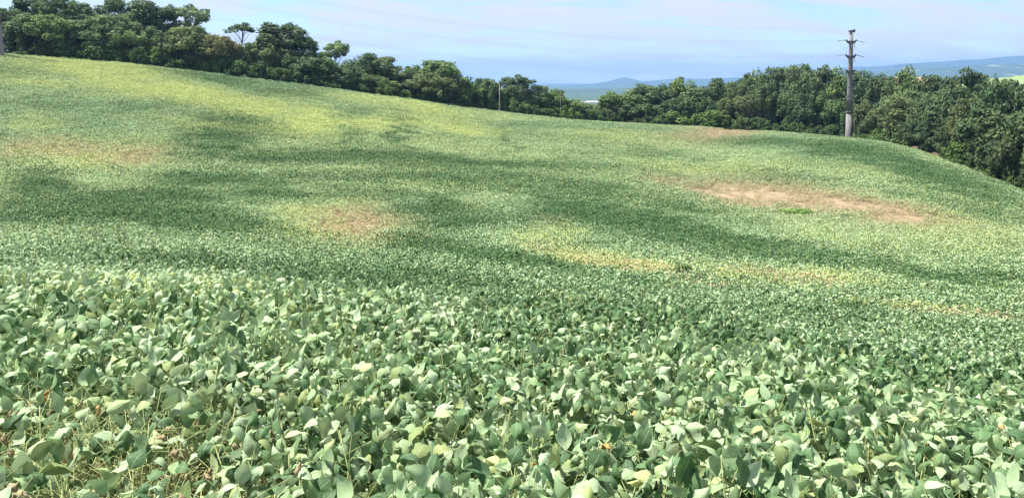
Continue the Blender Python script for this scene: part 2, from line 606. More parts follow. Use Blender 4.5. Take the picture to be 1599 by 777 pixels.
# growth state of the crop: patches on the ground (centre, two half-axes in metres, strength)
PATCH = {
    'pale': [(-5.38, 10.9, 3.02, -1.6, 2.35, -4.8, 1), (-1.14, 9.2, 0.67, 0.05, 0.23, -1.9, 0.6), (-19.84, 54, 1.62, 0.4, 1.31, -3.6, 0.6), (6.67, 101.6, 10.11, 3, -0.41, -5.8, 0.5), (34.85, 122, 12.14, -10.4, -5.06, -17.4, 0.6), (38.68, 78.8, 5.1, -5.6, -2.52, -5, 0.5), (21.26, 57.6, 3.84, -5, -1.22, -3.2, 0.5), (-1.98, 61.2, 2.94, 2, 0.19, -5.8, 0.5), (-13.05, 45.6, 1.9, 1.2, 1.76, -6.2, 0.5)],
    'yel': [(-74.2, 141.2, 11.5, 2, 6.03, -11.8, 0.75), (-54.75, 125.2, 14.59, -3, 4.79, -11.8, 0.8), (-40.45, 123.2, 11.58, -3.4, 2.7, -9, 0.75), (-72.13, 120.4, 5.68, 0.2, 2.42, -4.2, 0.5), (-28.67, 114, 3.68, 2, 3.59, -14.4, 0.85), (-21.31, 116.8, 2.94, 3.8, 1.3, -7.2, 0.8), (-10.87, 134.4, 9.52, 7.8, 0.75, -10.8, 0.65), (-19.12, 157.6, 15.55, 8.6, 1.57, -14.2, 0.7), (-5.89, 132.8, 5.11, 3.6, 0.3, -8.4, 0.6), (-31.13, 103.6, 3.53, 2.2, 1.55, -5.2, 0.45), (-55.54, 92.4, 3.67, 1.4, 2.5, -4.2, 0.4), (-40.76, 100.4, 9.16, 1.6, 1.55, -4, 0.3), (-42.47, 75.6, 7.72, -0.6, 4.71, -8.6, 0.4), (-9.89, 44.8, 2.86, 2, 2.15, -9.8, 0.55), (2.16, 43.6, 1.84, -2, -0.48, -7, 0.45), (3.88, 34.8, 1.81, -1.6, -0.38, -3, 0.6), (5.68, 32.8, 1.16, -1, -0.49, -2.6, 0.55), (9.11, 31.6, 2.41, -1.6, -0.82, -2.7, 0.5), (13.68, 33.2, 2.02, -1, -0.94, -2.2, 0.45), (23.89, 104.4, 8.44, -5.6, -1.89, -8, 0.3), (23.24, 142.4, 13.16, 2.8, -2.6, -15.6, 0.35), (17.54, 214.8, 14.23, 17, -1.82, -21.8, 0.35), (38.21, 104, 7.3, -11.4, -2.7, -7.2, 0.25), (1.23, 18.5, 0.81, -1.4, -0.16, -2.1, 0.3), (28.87, 48.8, 0.97, -4.4, -2.8, -4.6, 0.1), (31.91, 57.2, 3.01, -4.6, -1.71, -3, 0.12), (12.75, 24.9, 1.89, -0.65, -0.62, -1.2, 0.3), (-5.5, 67.6, 6.28, 5, 0.29, -3.6, 0.15), (-3.9, 8.6, 1.75, -0.8, 1.3, -2.9, 0.25), (-1.85, 57.2, 2.29, 1.6, 0.17, -5.4, 0.25), (20.37, 49.6, 2.49, -2.8, -1.1, -2.6, 0.15), (34.31, 64.4, 2.61, -3, -1.75, -3.2, 0.15)],
    'dry': [(-42.29, 76.4, 9.04, -0.6, 4.21, -7.8, 0.5), (-35.51, 75.2, 2.6, 1, 2.53, -5.4, 0.5), (-8.79, 44.8, 2.41, 1.8, 1.56, -8, 0.45), (3.69, 34.4, 1.52, -1.4, -0.27, -2.2, 0.4), (5.54, 32, 1.14, -1, -0.41, -2.2, 0.5), (2.2, 38, 1.27, 0.4, -0.18, -3.2, 0.3), (6.7, 29, 1.2, -0.95, -0.36, -1.45, 0.4), (10.15, 32.4, 1.87, -0.8, -0.59, -1.8, 0.4), (12.02, 32.4, 1.76, -1, -0.69, -1.8, 0.4), (18.04, 90, 3.64, -3.4, -1.03, -4.8, 0.5), (27.09, 75.2, 8.25, -16.2, -5.2, -13.8, 0.5), (48.17, 179.2, 17.76, 18.6, -7.44, -27.6, 0.5), (13.71, 23.7, 1.58, -0.95, -0.64, -1.1, 0.5), (2.5, 50.4, 1.69, 0.8, -0.18, -3.6, 0.25), (6.83, 27.6, 1.33, -0.15, -0.43, -1.7, 0.3), (31.75, 77.6, 5.22, -9.6, -1.61, -3.8, 0.3), (12.64, 26.4, 1.2, -0.2, -0.39, -0.8, 0.25), (55.94, 214.8, 10.47, 0, 0.01, 0, 0.15)],
    'bare': [(51.7, 182.4, 12.86, 17, -6.82, -24, 1), (23.15, 80.8, 2.55, -6.2, -2.66, -8.8, 0.85), (26.63, 78.4, 3.4, -4, -2.78, -8, 0.9), (29.37, 73.2, 1.99, -4.6, -2.43, -5.8, 0.85), (32.02, 66, 1.77, -2.8, -2.81, -5.6, 1), (30.5, 69.6, 1.52, -3, -2.37, -5.2, 0.8), (21.89, 83.6, 2.19, -2, -1.19, -4.4, 0.6), (22.66, 72.8, 2.2, -4.4, -1.36, -4.2, 0.6), (-8.05, 42.8, 1.11, 3, 1.06, -5.2, 0.9), (-9.92, 47.6, 2.36, 1.8, 1.08, -5.2, 0.45), (-35.14, 74.4, -0.03, 5.6, 2.14, -4.2, 0.4), (-42.31, 77.6, 8.03, -2, 2.42, -4.6, 0.3), (14.73, 23, 0.76, -0.6, -0.45, -0.7, 0.7), (13.21, 23.5, 1, -0.3, -0.42, -0.75, 0.45), (17.6, 89.6, 2.07, -0.6, -0.53, -2.6, 0.3), (5.34, 32.4, 0.7, -0.6, -0.29, -1.6, 0.35), (11.2, 31.6, 1.35, -0.6, -0.51, -1.4, 0.3), (3.92, 32.8, 0.74, -0.6, -0.19, -1.4, 0.3)],
    'green': [(-3.36, 17, 1.68, 0.7, 0.55, -2.85, 0.8), (0.45, 10.8, 1.35, -0.7, -0.12, -2.65, 0.85), (2.19, 8, 0.69, -0.7, -0.3, -1.05, 0.8), (3.81, 7.4, 0.85, -0.25, -0.6, -1.15, 0.75), (-3.28, 5.6, 0.46, 0.1, 0.2, -0.35, 0.85), (-2.33, 6, 0.24, 0.15, 0.12, -0.3, 0.35), (-36.01, 105.6, 6.62, -2.4, 3.18, -10.2, 0.7), (-32.71, 88.4, 3.28, 2.8, 5.06, -13.8, 0.8), (-23.61, 78.4, 8.65, 1, 1.34, -4.6, 0.8), (-10.53, 86.4, 16.48, 8.2, 0.75, -6.4, 0.85), (-16.24, 111.2, 1.6, 0, 3.83, -31, 0.7), (-22.04, 104.4, 1.62, 1.2, 3.18, -15.2, 0.45), (-0.93, 120.4, 1.17, 0.8, 0.22, -28.4, 0.6), (-23.32, 46, 4.37, 4, 4.18, -8.2, 0.95), (-32.63, 54, 2.74, 0.6, 3.24, -5.4, 0.8), (-38.19, 61.6, 2.27, 0.4, 2.09, -3.4, 0.7), (-22.7, 59.2, 3.43, 1.2, 3.19, -8.4, 0.8), (-16.53, 40.4, 5.24, -2.2, 2.54, -6.4, 0.8), (-17.13, 55.2, 2.34, 1.2, 1.78, -5.8, 0.6), (-4.07, 50, 2.35, -1.8, 0.64, -10.8, 0.85), (-4.71, 36, 1.77, 0, 0.31, -2.6, 0.8), (-0.81, 33.6, 4.12, -2.4, 0.03, -2.6, 1), (0.03, 74.8, 13.27, 2, -0.07, -8.6, 0.75), (5.68, 57.6, 4.37, -7, -1.04, -8.6, 0.8), (9.18, 53.2, 3.49, -7.2, -1.28, -6.6, 0.9), (10.04, 43.6, 2.14, -4.6, -1.11, -4.4, 0.8), (13.47, 42, 2.16, -5, -1.1, -3.2, 0.85), (17.44, 40, 2.7, -4.2, -1.09, -2.4, 1), (18.64, 34.8, 1.37, -2.2, -0.77, -1.4, 0.8), (45, 138, 8.51, -12, -3.61, -11, 0.75), (51.69, 119.6, 4.88, -9.8, -6.73, -15.2, 0.85), (53.29, 103.6, 2.36, -13.4, -7.08, -13.2, 0.8), (50.37, 88, 1.25, -10.4, -4.44, -7.4, 0.7), (10.97, 24.6, 1.37, -0.1, -0.63, -1.4, 0.7), (-5.94, 21.9, 4.55, 0.65, 0.99, -3.75, 0.55), (1.87, 14.1, 1.72, -2, -0.61, -4.45, 0.6), (13.37, 65.2, 2.58, -2.8, -1.13, -5.2, 0.6), (-66.17, 148.8, 5.72, 3.4, 3.47, -8, 0.5), (-55.82, 146.8, 6.82, 3.8, 2.34, -6.4, 0.6), (-40.35, 142.4, 8.07, -0.4, 1.43, -5.4, 0.5), (-81.94, 131.6, 4.46, 1.4, 3.16, -5.2, 0.55), (-11.51, 58.8, 3.78, 2.8, 0.93, -4.8, 0.5), (-15.43, 67.6, 7.35, 2, 0.93, -4.2, 0.5), (6.43, 98, 12.14, 4, -0.41, -5.8, 0.5), (21.35, 118.8, 6.12, 1.8, -1.29, -7, 0.4), (40.22, 75.6, 2.11, -6.4, -2.11, -3.8, 0.6), (-3.5, 23.7, 2.34, -0.1, 0.42, -3.05, 0.45), (-26.46, 42, 1.47, 0.4, 3, -4.8, 0.6), (17.59, 56.4, 2, -1, -0.83, -2.6, 0.5), (-24.2, 124.4, 3.77, 1.4, 1.46, -8, 0.3), (5.88, 71.6, 4.61, -0.4, -0.38, -4.2, 0.5), (32.19, 91.6, 5.09, -9.4, -1.52, -4.2, 0.45), (-63.13, 105.2, 3.31, 1.6, 2.13, -3.6, 0.4), (43.84, 70.4, 0.76, -4.2, -3.35, -5.2, 0.5), (21.7, 35.6, 0.64, -1.8, -1, -1.6, 0.5), (-1.88, 23, 2.48, -0.85, 0.18, -2.55, 0.4)],
}


def state(x, y):
    x = np.asarray(x, float); y = np.asarray(y, float)
    r = np.sqrt(x * x + y * y)
    ws = np.clip(r / 22.0, 0.25, 5.0)
    wx = x + ws * 0.8 * (fbm(x / 4, y / 4, 31, 4) - 0.5) * 2
    wy = y + ws * 0.8 * (fbm(x / 4, y / 4, 47, 4) - 0.5) * 2
    out = {}
    for k in ('green', 'yel', 'dry', 'bare', 'pale'):
        a = np.zeros_like(x)
        for (cx, cy, ax, ay, bx, by, s) in PATCH.get(k, []):
            det = ax * by - ay * bx
            if abs(det) < 0.05: continue
            dx, dy = wx - cx, wy - cy
            u = (dx * by - dy * bx) / det
            v = (-dx * ay + dy * ax) / det
            q = u * u + v * v
            a = np.maximum(a, s * np.exp(-(q ** (1.0 if k == 'bare' else 1.6)) * 0.75)) + 0.25 * np.minimum(a, s * np.exp(-q))
        out[k] = np.clip(a, 0, 1)
    n1 = fbm(x / 9, y / 9, 3, 4)
    n2 = fbm(x / 2.2, y / 2.2, 91, 3)
    n3 = fbm(x / 26, y / 26, 61, 3)
    nm = 0.4 * fbm(x / 2.5, y / 2.5, 211, 4) + 0.6 * fbm((x * 0.96 + y * 0.28) / 11, (y * 0.96 - x * 0.28) / 2.3, 223, 4)
    g = np.clip(out['green'] * (-0.15 + 2.05 * nm), 0, 1)
    out['yel'] = np.clip(out['yel'] * (0.25 + 1.3 * fbm(x / 4.2, y / 4.2, 307, 4)), 0, 0.85)
    base = 0.50 + 0.5 * (n1 - 0.5) + 0.5 * (n2 - 0.5) + 0.35 * (n3 - 0.5)
    near = 1 - smooth(9, 22, r)
    base = base + 0.08 * near
    wilt = base * (1 - g) - 0.38 * g + 0.22 * out['yel'] + 0.1 * out['dry'] + 0.4 * out['pale']
    yel = (0.20 * smooth(20, 80, r) + 0.7 * (n3 - 0.5) * smooth(15, 60, r)) * (1 - g) + 1.0 * out['yel']
    dry = np.clip(0.62 * out['dry'] * (0.5 + n2), 0, 1) 
    bare = out['bare']
    return np.clip(wilt, -0.35, 1), np.clip(yel, 0, 1), np.clip(dry + bare * 0.55, 0, 1), np.clip(bare * (0.55 + 0.9 * n2), 0, 1)


def axis(fine_lo, fine_hi, step, lim_lo, lim_hi, g=1.12):
    a = list(np.arange(fine_lo, fine_hi + 1e-6, step))
    s, v = step, fine_hi
    while v < lim_hi:
        s *= g; v += s
        a.append(min(v, lim_hi))
    s, v = step, fine_lo
    while v > lim_lo:
        s *= g; v -= s
        a.insert(0, max(v, lim_lo))
    return np.array(a)


def grid(xs, ys, zf):
    X, Y = np.meshgrid(xs, ys)
    Zz = zf(X, Y)
    V = np.stack([X.ravel(), Y.ravel(), Zz.ravel()], -1)
    nx, ny = len(xs), len(ys)
    i = np.arange(ny - 1)[:, None] * nx + np.arange(nx - 1)[None]
    i = i.ravel()
    Fq = np.stack([i, i + 1, i + 1 + nx, i + nx], -1)
    return V, Fq


def mat_ground():
    T = NT('field_soil')
    pos = T.n('ShaderNodeNewGeometry').outputs['Position']
    infield = T.attr('infield').outputs['Fac']
    bare = T.attr('bare').outputs['Fac']
    n1 = T.noise(0.9, 6, pos)
    n2 = T.noise(9.0, 5, pos)
    soil = T.mix(n2, (0.13, 0.095, 0.06), (0.25, 0.19, 0.115))
    straw = T.mix(n2, (0.22, 0.165, 0.095), (0.37, 0.29, 0.175))
    lit = T.mix(T.rng(n1, 0.35, 0.65), soil, straw)
    c = T.mix(bare, soil, lit)
    n3 = T.noise(0.006, 5, pos)
    n4 = T.noise(0.05, 6, pos)
    wild = T.mix(n4, (0.030, 0.055, 0.022), (0.075, 0.115, 0.04))
    wild = T.mix(T.rng(n3, 0.60, 0.66, 0, 0.6), wild, (0.22, 0.27, 0.10))
    c = T.mix(infield, wild, c)
    return T.surf(c, 0.95, 0.1, T.bump(n2, 0.6, 0.05))


M_GROUND = mat_ground()
xs = axis(-140, 140, 1.25, -13000, 13000)
ys = axis(-8, 225, 1.25, -2500, 13500)
gV, gF = grid(xs, ys, height)
me = mesh_np('ground', gV, gF, M_GROUND)
inf = in_field(gV[:, 0], gV[:, 1], -1.5) & (np.abs(gV[:, 0]) < 400) & (gV[:, 1] > -60)
gst = state(gV[:, 0], gV[:, 1])
me.attributes.new('infield', 'FLOAT', 'POINT').data.foreach_set('value', inf.astype(np.float32))
me.attributes.new('bare', 'FLOAT', 'POINT').data.foreach_set('value', gst[3].astype(np.float32))
tag(add_obj('ground', me), kind='structure')

# ------------------------------------------------------------------ far hills
def mat_hill(name, fa, fb, pa, scale, thr):
    T = NT(name)
    pos = T.n('ShaderNodeNewGeometry').outputs['Position']
    big = T.noise(scale, 4, pos, 0.6)
    fine = T.noise(scale * 14, 5, pos, 0.65)
    f = T.mix(T.rng(fine, 0.35, 0.65), fa, fb)
    vo = T.n('ShaderNodeTexVoronoi')
    vo.inputs['Scale'].default_value = scale * 2.2
    T.l(pos, vo.inputs['Vector'])
    sp = T.n('ShaderNodeSeparateColor')
    T.l(vo.outputs['Color'], sp.inputs[0])
    p = T.mix(sp.outputs[0], pa, (0.24, 0.25, 0.15))
    c = T.mix(T.rng(big, thr, thr + 0.05), f, p)
    return T.surf(c, 0.95, 0.1, T.bump(fine, 0.8, 12.0))


M_HILL = mat_hill('hill_far', (0.030, 0.055, 0.03), (0.07, 0.10, 0.045), (0.13, 0.17, 0.08), 0.0011, 0.62)
M_HILL2 = mat_hill('hill_mid', (0.030, 0.055, 0.025), (0.075, 0.11, 0.045), (0.17, 0.23, 0.10), 0.0032, 0.58)


def hill(name, ridge, D, mat, front, back, foot, rough, seed, nx=150, ny=40):
    rp = np.array([P(px, py, D) for px, py in ridge])
    xs = np.linspace(rp[0, 0], rp[-1, 0], nx)
    top = np.interp(xs, rp[:, 0], rp[:, 2])
    t = np.linspace(-1, 1, ny)
    V = []
    for tj in t:
        y = D + (tj * front if tj < 0 else tj * back)
        prof = (1 - abs(tj)) ** (0.8 if tj < 0 else 1.3)
        nz = fbm(xs / rough, np.full(nx, y) / rough, seed, 5, 0.55)
        spur = fbm(xs / (rough * 0.55), np.full(nx, y) / (rough * 1.6), seed + 9, 4)
        damp = 4 * abs(tj) * (1 - abs(tj))
        z = foot + (top - foot) * prof * (1 + damp * 0.9 * (spur - 0.5)) + (top - foot) * 0.10 * (nz - 0.5)
        V.append(np.stack([xs, np.full(nx, y), z], -1))
    V = np.concatenate(V)
    i = (np.arange(ny - 1)[:, None] * nx + np.arange(nx - 1)[None]).ravel()
    me = mesh_np(name, V, np.stack([i, i + 1, i + 1 + nx, i + nx], -1), mat)
    return tag(add_obj('hill', me), kind='structure')


hill('hill_range', [(200, 145), (600, 142), (780, 140), (850, 137), (880, 134), (905, 132), (930, 130), (950, 127), (964, 123), (975, 120), (986, 123), (1000, 127),
                    (1030, 125), (1062, 122), (1100, 123), (1135, 121), (1160, 120), (1200, 114), (1260, 112), (1330, 104), (1380, 103), (1402, 100), (1440, 98), (1472, 96),
                    (1500, 93), (1540, 90), (1570, 87), (1599, 86), (1700, 88), (1850, 95), (2100, 110)], 8200, M_HILL, 1500, 2500, -90, 700, 3, 260, 44)
hill('hill_low', [(300, 150), (700, 147), (830, 143), (880, 141), (930, 139), (975, 137), (1040, 137), (1150, 136), (1300, 138)], 4200, M_HILL2, 900, 900, -80, 260, 8)
hill('hill_side', [(1180, 130), (1300, 122), (1350, 114), (1400, 108), (1450, 104), (1500, 102), (1550, 99), (1599, 101), (1700, 104), (1900, 116), (2100, 130)], 5600, M_HILL2, 1500, 1100, -80, 300, 15)
hill('hill_pasture', [(1480, 137), (1520, 124), (1560, 117), (1599, 114), (1700, 110), (1900, 118), (2050, 135)], 1150,
     mat_hill('pasture', (0.09, 0.14, 0.05), (0.19, 0.27, 0.085), (0.22, 0.31, 0.10), 0.004, 0.42), 380, 260, -62, 90, 22, 90, 30)
# pale harvested field in the valley gap
T = NT('stubble_field')
M_STUB = T.surf(T.mix(T.noise(0.02, 4, T.n('ShaderNodeNewGeometry').outputs['Position']), (0.28, 0.27, 0.23), (0.38, 0.36, 0.32)), 0.9, 0.1)
for dd in np.arange(800, 4000, 20.0):
    a = P(918, 159.5, dd)
    if a[2] < hgt(a[0], a[1]):
        break
fx = np.linspace(a[0] - 22, a[0] + 45, 14); fy = np.linspace(dd - 90, dd + 130, 14)
sV, sF = grid(fx, fy, lambda X, Y: height(X, Y) + 1.5)
tag(add_obj('distant_field', mesh_np('distant_field', sV, sF, M_STUB)), kind='structure')

# ------------------------------------------------------------------ trees
def crown_mesh(name, clumps, per, leaf, seed, mat, droop=0.0, core=0.55):
    """clumps: list of (x,y,z,r,flat); many small leaf faces on and in every clump"""
    r = np.random.default_rng(seed)
    Vs, Fs, Ts = [], [], []
    nb = 0
    for (cx, cy, cz, cr, fl) in clumps:
        m = int(per * (0.8 + 0.4 * r.random()))
        d = r.normal(size=(m, 3)); d /= np.linalg.norm(d, axis=1)[:, None]
        # lumpy radius: sub-bumps on each clump
        bump = 1 + 0.22 * np.sin(d[:, 0] * 5 + cx * 3) * np.sin(d[:, 1] * 6 + cy) + 0.15 * np.sin(d[:, 2] * 8 + cz)
        rad = cr * bump * (core + (1 - core) * r.random(m) ** 0.5)
        c = d * rad[:, None]
        c[:, 2] *= fl
        c[:, 2] -= droop * (np.abs(d[:, 0]) + np.abs(d[:, 1])) * cr * r.random(m)
        c += (cx, cy, cz)
        nrm = d * 0.7 + np.array((0, 0, 0.55)) + r.normal(size=(m, 3)) * 0.45
        nrm /= np.linalg.norm(nrm, axis=1)[:, None]
        ref = r.normal(size=(m, 3))
        u = np.cross(nrm, ref); u /= np.linalg.norm(u, axis=1)[:, None]
        w = np.cross(nrm, u)
        L = leaf * (0.65 + 0.7 * r.random(m))[:, None]
        B = L * 0.55
        q = np.stack([c - u * L, c - w * B + nrm * L * 0.18, c + u * L, c + w * B + nrm * L * 0.18], 1).reshape(-1, 3)
        Vs.append(q)
        idx = nb + np.arange(m * 4).reshape(m, 4)
        Fs.append(idx)
        nb += m * 4
        tone = r.random()
        Ts.append(np.clip(tone * 0.6 + 0.5 * r.random(m) - 0.05, 0, 1))
    me = mesh_np(name, np.concatenate(Vs), np.concatenate(Fs), mat, False)
    at = me.attributes.new('tint', 'FLOAT', 'FACE')
    at.data.foreach_set('value', np.concatenate(Ts).astype(np.float32))
    return me


def ell_clumps(r, k, cz, rx, rz, cr, flat=0.85, shell=0.5, top=1.0):
    out = []
    while len(out) < k:
        d = r.normal(size=3); d /= np.linalg.norm(d)
        s = shell + (1 - shell) * r.random()
        x, y, z = d[0] * rx * s, d[1] * rx * s, cz + d[2] * rz * s
        if d[2] < -0.75: continue
        out.append((x, y, z, cr * (0.7 + 0.6 * r.random()), flat))
    return out


def trunk_mesh(name, clumps, H, r0, fork, seed, limbs=9, bend=0.06):
    r = np.random.default_rng(seed)
    V, Fc = [], []
    top = max(c[2] for c in clumps)
    px, py = r.normal() * bend * H, r.normal() * bend * H
    line = [(0, 0, -0.6), (0, 0, 0.02 * H), (px * 0.3, py * 0.3, fork * 0.5), (px * 0.7, py * 0.7, fork), (px, py, 0.5 * (fork + top)), (px * 1.1, py * 1.1, top)]
    tube(V, Fc, line, [r0 * 1.5, r0 * 1.05, r0 * 0.85, r0 * 0.7, r0 * 0.4, r0 * 0.1], 8)
    order = sorted(range(len(clumps)), key=lambda i: -abs(clumps[i][0]) - abs(clumps[i][1]))
    for i in order[:limbs]:
        cx, cy, cz, cr, _ = clumps[i]
        z0 = min(fork * (0.85 + 0.6 * r.random()), cz - 0.3)
        k = np.clip(z0 / max(top, 1), 0, 1)
        s = Vector((px * k, py * k, z0))
        e = Vector((cx, cy, cz))
        m = s.lerp(e, 0.5) + Vector((r.normal() * 0.3, r.normal() * 0.3, 0.1 * H * 0.3))
        tube(V, Fc, [s, m, e], [r0 * 0.42, r0 * 0.28, r0 * 0.08], 6)
    return mesh_of(name, V, Fc, M_BARK)


KINDS = {}


def def_tree(kind, H, width, clumps, per, leaf, seed, mat=None, r0=0.2, fork=3.0, limbs=9, droop=0.0, core=0.55, bend=0.05):
    mat = mat or M_FOL
    top = max(c[2] + c[3] * c[4] * 0.95 for c in clumps)
    half = max(max(abs(c[0]), abs(c[1])) + c[3] * 0.8 for c in clumps)
    KINDS.setdefault(kind, []).append(dict(
        crown=crown_mesh('crown_' + kind, clumps, per, leaf, seed, mat, droop, core),
        trunk=trunk_mesh('trunk_' + kind, clumps, H, r0, fork, seed, limbs, bend), top=top, half=half))


for s in range(4):
    r = np.random.default_rng(100 + s)
    def_tree('broad', 12, 9, ell_clumps(r, 34, 7.0, 4.0, 4.4, 1.35) + ell_clumps(r, 8, 3.2, 3.6, 1.5, 1.2), 230, 0.27, 200 + s, fork=3.4)
for s in range(3):
    r = np.random.default_rng(120 + s)
    cl = ell_clumps(r, 16, 10.6, 2.8, 2.3, 1.1) + ell_clumps(r, 14, 6.8, 3.0, 2.6, 1.15) + ell_clumps(r, 5, 3.2, 2.3, 1.0, 1.0)
    def_tree('tall', 14, 7, cl, 230, 0.26, 230 + s, fork=5.0)
for s in range(3):
    r = np.random.default_rng(140 + s)
    cl = [(math.cos(a) * q, math.sin(a) * q, 11.2 - 0.12 * q * q + r.normal() * 0.5, 0.95 + 0.4 * r.random(), 0.55)
          for a, q in [(r.random() * 6.28, 3.4 * r.random() ** 0.5) for _ in range(18)]]
    cl += ell_clumps(r, 5, 8.6, 2.4, 1.0, 0.8, 0.6)
    def_tree('open', 12, 7, cl, 130, 0.25, 250 + s, fork=5.5, limbs=16, r0=0.17)
r = np.random.default_rng(160)
cl = [(math.cos(a) * q, math.sin(a) * q, 12.3 - 0.16 * q * q + r.normal() * 0.35, 0.6 + 0.4 * r.random(), 0.6)
      for a, q in [(r.random() * 6.28, 2.7 * r.random() ** 0.5) for _ in range(22)]]
def_tree('slender', 13, 5, cl, 120, 0.22, 270, fork=8.2, limbs=18, r0=0.15, bend=0.03)
for s in range(3):
    r = np.random.default_rng(170 + s)
    cl = []
    while len(cl) < 46:
        d = r.normal(size=3); d /= np.linalg.norm(d)
        if d[2] < -0.25: continue
        q = 0.62 + 0.38 * r.random()
        cl.append((d[0] * 5.4 * q, d[1] * 5.4 * q, 5.4 + d[2] * 4.6 * q, 1.25 * (0.7 + 0.6 * r.random()), 0.75))
    cl += ell_clumps(r, 10, 3.0, 4.6, 1.6, 1.2)
    def_tree('dome', 10, 12, cl, 240, 0.26, 280 + s, fork=3.0, limbs=10)
r = np.random.default_rng(180)
cl = [(r.normal() * 0.25 * (13 - z) * 0.3, r.normal() * 0.25 * (13 - z) * 0.3, z, 0.45 + (13 - z) * 0.16, 0.8) for z in np.linspace(4, 12.4, 20)]
def_tree('conical', 13, 5, cl, 200, 0.24, 290, fork=4.0, limbs=6)
for s in range(3):   # vine-hung trees, leafy down to the ground
    r = np.random.default_rng(190 + s)
    cl = ell_clumps(r, 18, 8.2, 2.9, 2.6, 1.25)
    for k in range(9):
        a = r.random() * 6.28
        q = 2.3 + 0.9 * r.random()
        ztop = 6.5 + 2 * r.random()
        for j in range(5):
            cl.append((math.cos(a) * q + r.normal() * 0.2, math.sin(a) * q + r.normal() * 0.2, ztop - j * 1.35, 0.95 - 0.05 * j, 1.1))
    def_tree('draped', 11, 7, cl, 170, 0.25, 300 + s, fork=3.0, limbs=6, droop=0.25)
for s in range(4):
    r = np.random.default_rng(210 + s)
    cl = ell_clumps(r, 16, 1.55, 1.9, 1.25, 0.72, 0.9)
    def_tree('bush', 3, 4, cl, 170, 0.17, 320 + s, M_BUSH, fork=0.6, limbs=5, r0=0.06)

count = [0]


def tree(kind, px, top_py, d, width_px, label, group=None, colr=(1, 1, 1), name=None, H=None, cat=None, var=None):
    p = P(px, 150, d)
    x, y = p[0], p[1]
    z = hgt(x, y)
    if H is None:
        H = max(P(px, top_py, d)[2] - z, 1.0)
    vs = KINDS[kind]
    v = vs[(count[0] * 7 + 3) % len(vs)] if var is None else vs[var]
    count[0] += 1
    o = empty(name or 'tree', (x, y, z - 0.05), random.random() * 6.28)
    w = width_px * d / F_PX
    sx = w / (2 * v['half']); sz = H / v['top']
    sx = min(max(sx, 0.55 * sz), 1.9 * sz)
    o.scale = (sx, sx, sz)
    t = add_obj('trunk', v['trunk'], o)
    c = add_obj('crown', v['crown'], o)
    dim = 0.74 if px > 1430 else 0.88 if px > 935 else 1.0     # crown colour darker in the right-hand wood, darkest at the far right
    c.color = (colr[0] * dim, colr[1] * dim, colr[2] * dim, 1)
    tag(o, label, cat or ('bush' if kind == 'bush' else 'tree'), group)
    return o


def edge_d(px):
    return float(np.interp(px, [e[0] for e in EDGE], [e[2] for e in EDGE]))


def edge_py(px):
    return float(np.interp(px, [e[0] for e in EDGE], [e[1] for e in EDGE]))


DK = (0.82, 0.88, 0.92); GR = (1.15, 1.0, 0.98); BR = (1.55, 1.08, 1.15); LT = (1.25, 1.25, 1.0); N = (1, 1, 1); PALEG = (1.35, 1.3, 1.35)
# (kind, x, top, width, colour, extra depth, label or None)
LEFT = [
    ('broad', -30, 0, 70, N, 10, None), ('broad', 12, 10, 60, N, 8, None), ('tall', 52, -6, 62, DK, 12, None), ('broad', 95, -4, 80, N, 12, None),
    ('dome', 85, 22, 90, LT, 3, 'light green spreading tree with pale forked trunk at top of field'),
    ('broad', 138, 2, 70, N, 12, None), ('dome', 165, 22, 90, N, 5, None), ('tall', 183, -8, 46, N, 16, None),
    ('broad', 205, 20, 60, N, 9, None), ('tall', 228, -4, 66, DK, 14, None), ('tall', 265, 8, 44, DK, 14, None),
    ('open', 300, 6, 56, PALEG, 14, 'loose pale-leaved tree rising over the wood\'s high end'),
    ('dome', 292, 40, 86, GR, 4, 'greyish green domed tree in the hillside wood'),
    ('dome', 345, 54, 72, BR, 4, 'rounded brownish tree beside the slender umbrella-topped tree'),
    ('slender', 377, 35, 42, DK, 12, 'lone slender tree with flat umbrella crown above the wood'),
    ('broad', 400, 66, 60, N, 6, None), ('broad', 372, 78, 50, N, 5, None),
    ('tall', 444, 35, 82, (0.9, 0.88, 0.9), 9, 'big tall tree with spreading top, highest on the slope'),
    ('tall', 416, 50, 46, GR, 7, None), ('tall', 478, 54, 52, DK, 7, 'dark tall tree leaning on the highest tree of the slope'),
    ('open', 525, 63, 46, PALEG, 11, 'airy pale tree with branches showing through its crown'),
    ('broad', 503, 78, 44, LT, 8, None), ('broad', 545, 92, 56, N, 6, None), ('broad', 583, 82, 60, DK, 9, None),
    ('open', 600, 88, 50, GR, 10, None), ('broad', 620, 102, 50, N, 7, None),
    ('conical', 637, 103, 30, DK, 11, 'small dark pointed tree next to the great dome-shaped tree'),
    ('dome', 684, 93, 104, (1.05, 1.1, 0.95), 8, 'great dome-shaped green tree halfway along the wood'),
    ('dome', 672, 114, 84, GR, 2, 'grey-green rounded tree in front of the great dome-shaped tree'),
    ('broad', 722, 122, 50, LT, 4, None), ('dome', 758, 121, 60, (0.95, 0.95, 1.0), 6, 'smooth round tree beside the thin pale utility pole'),
    ('open', 792, 119, 34, DK, 9, None), ('open', 815, 116, 46, DK, 7, 'palm-like tree with spreading feathery top by the utility pole'),
    ('broad', 840, 131, 46, N, 6, None), ('broad', 866, 137, 44, LT, 7, None), ('broad', 893, 154, 46, LT, 6, None), ('broad', 918, 161, 40, N, 8, None),
]
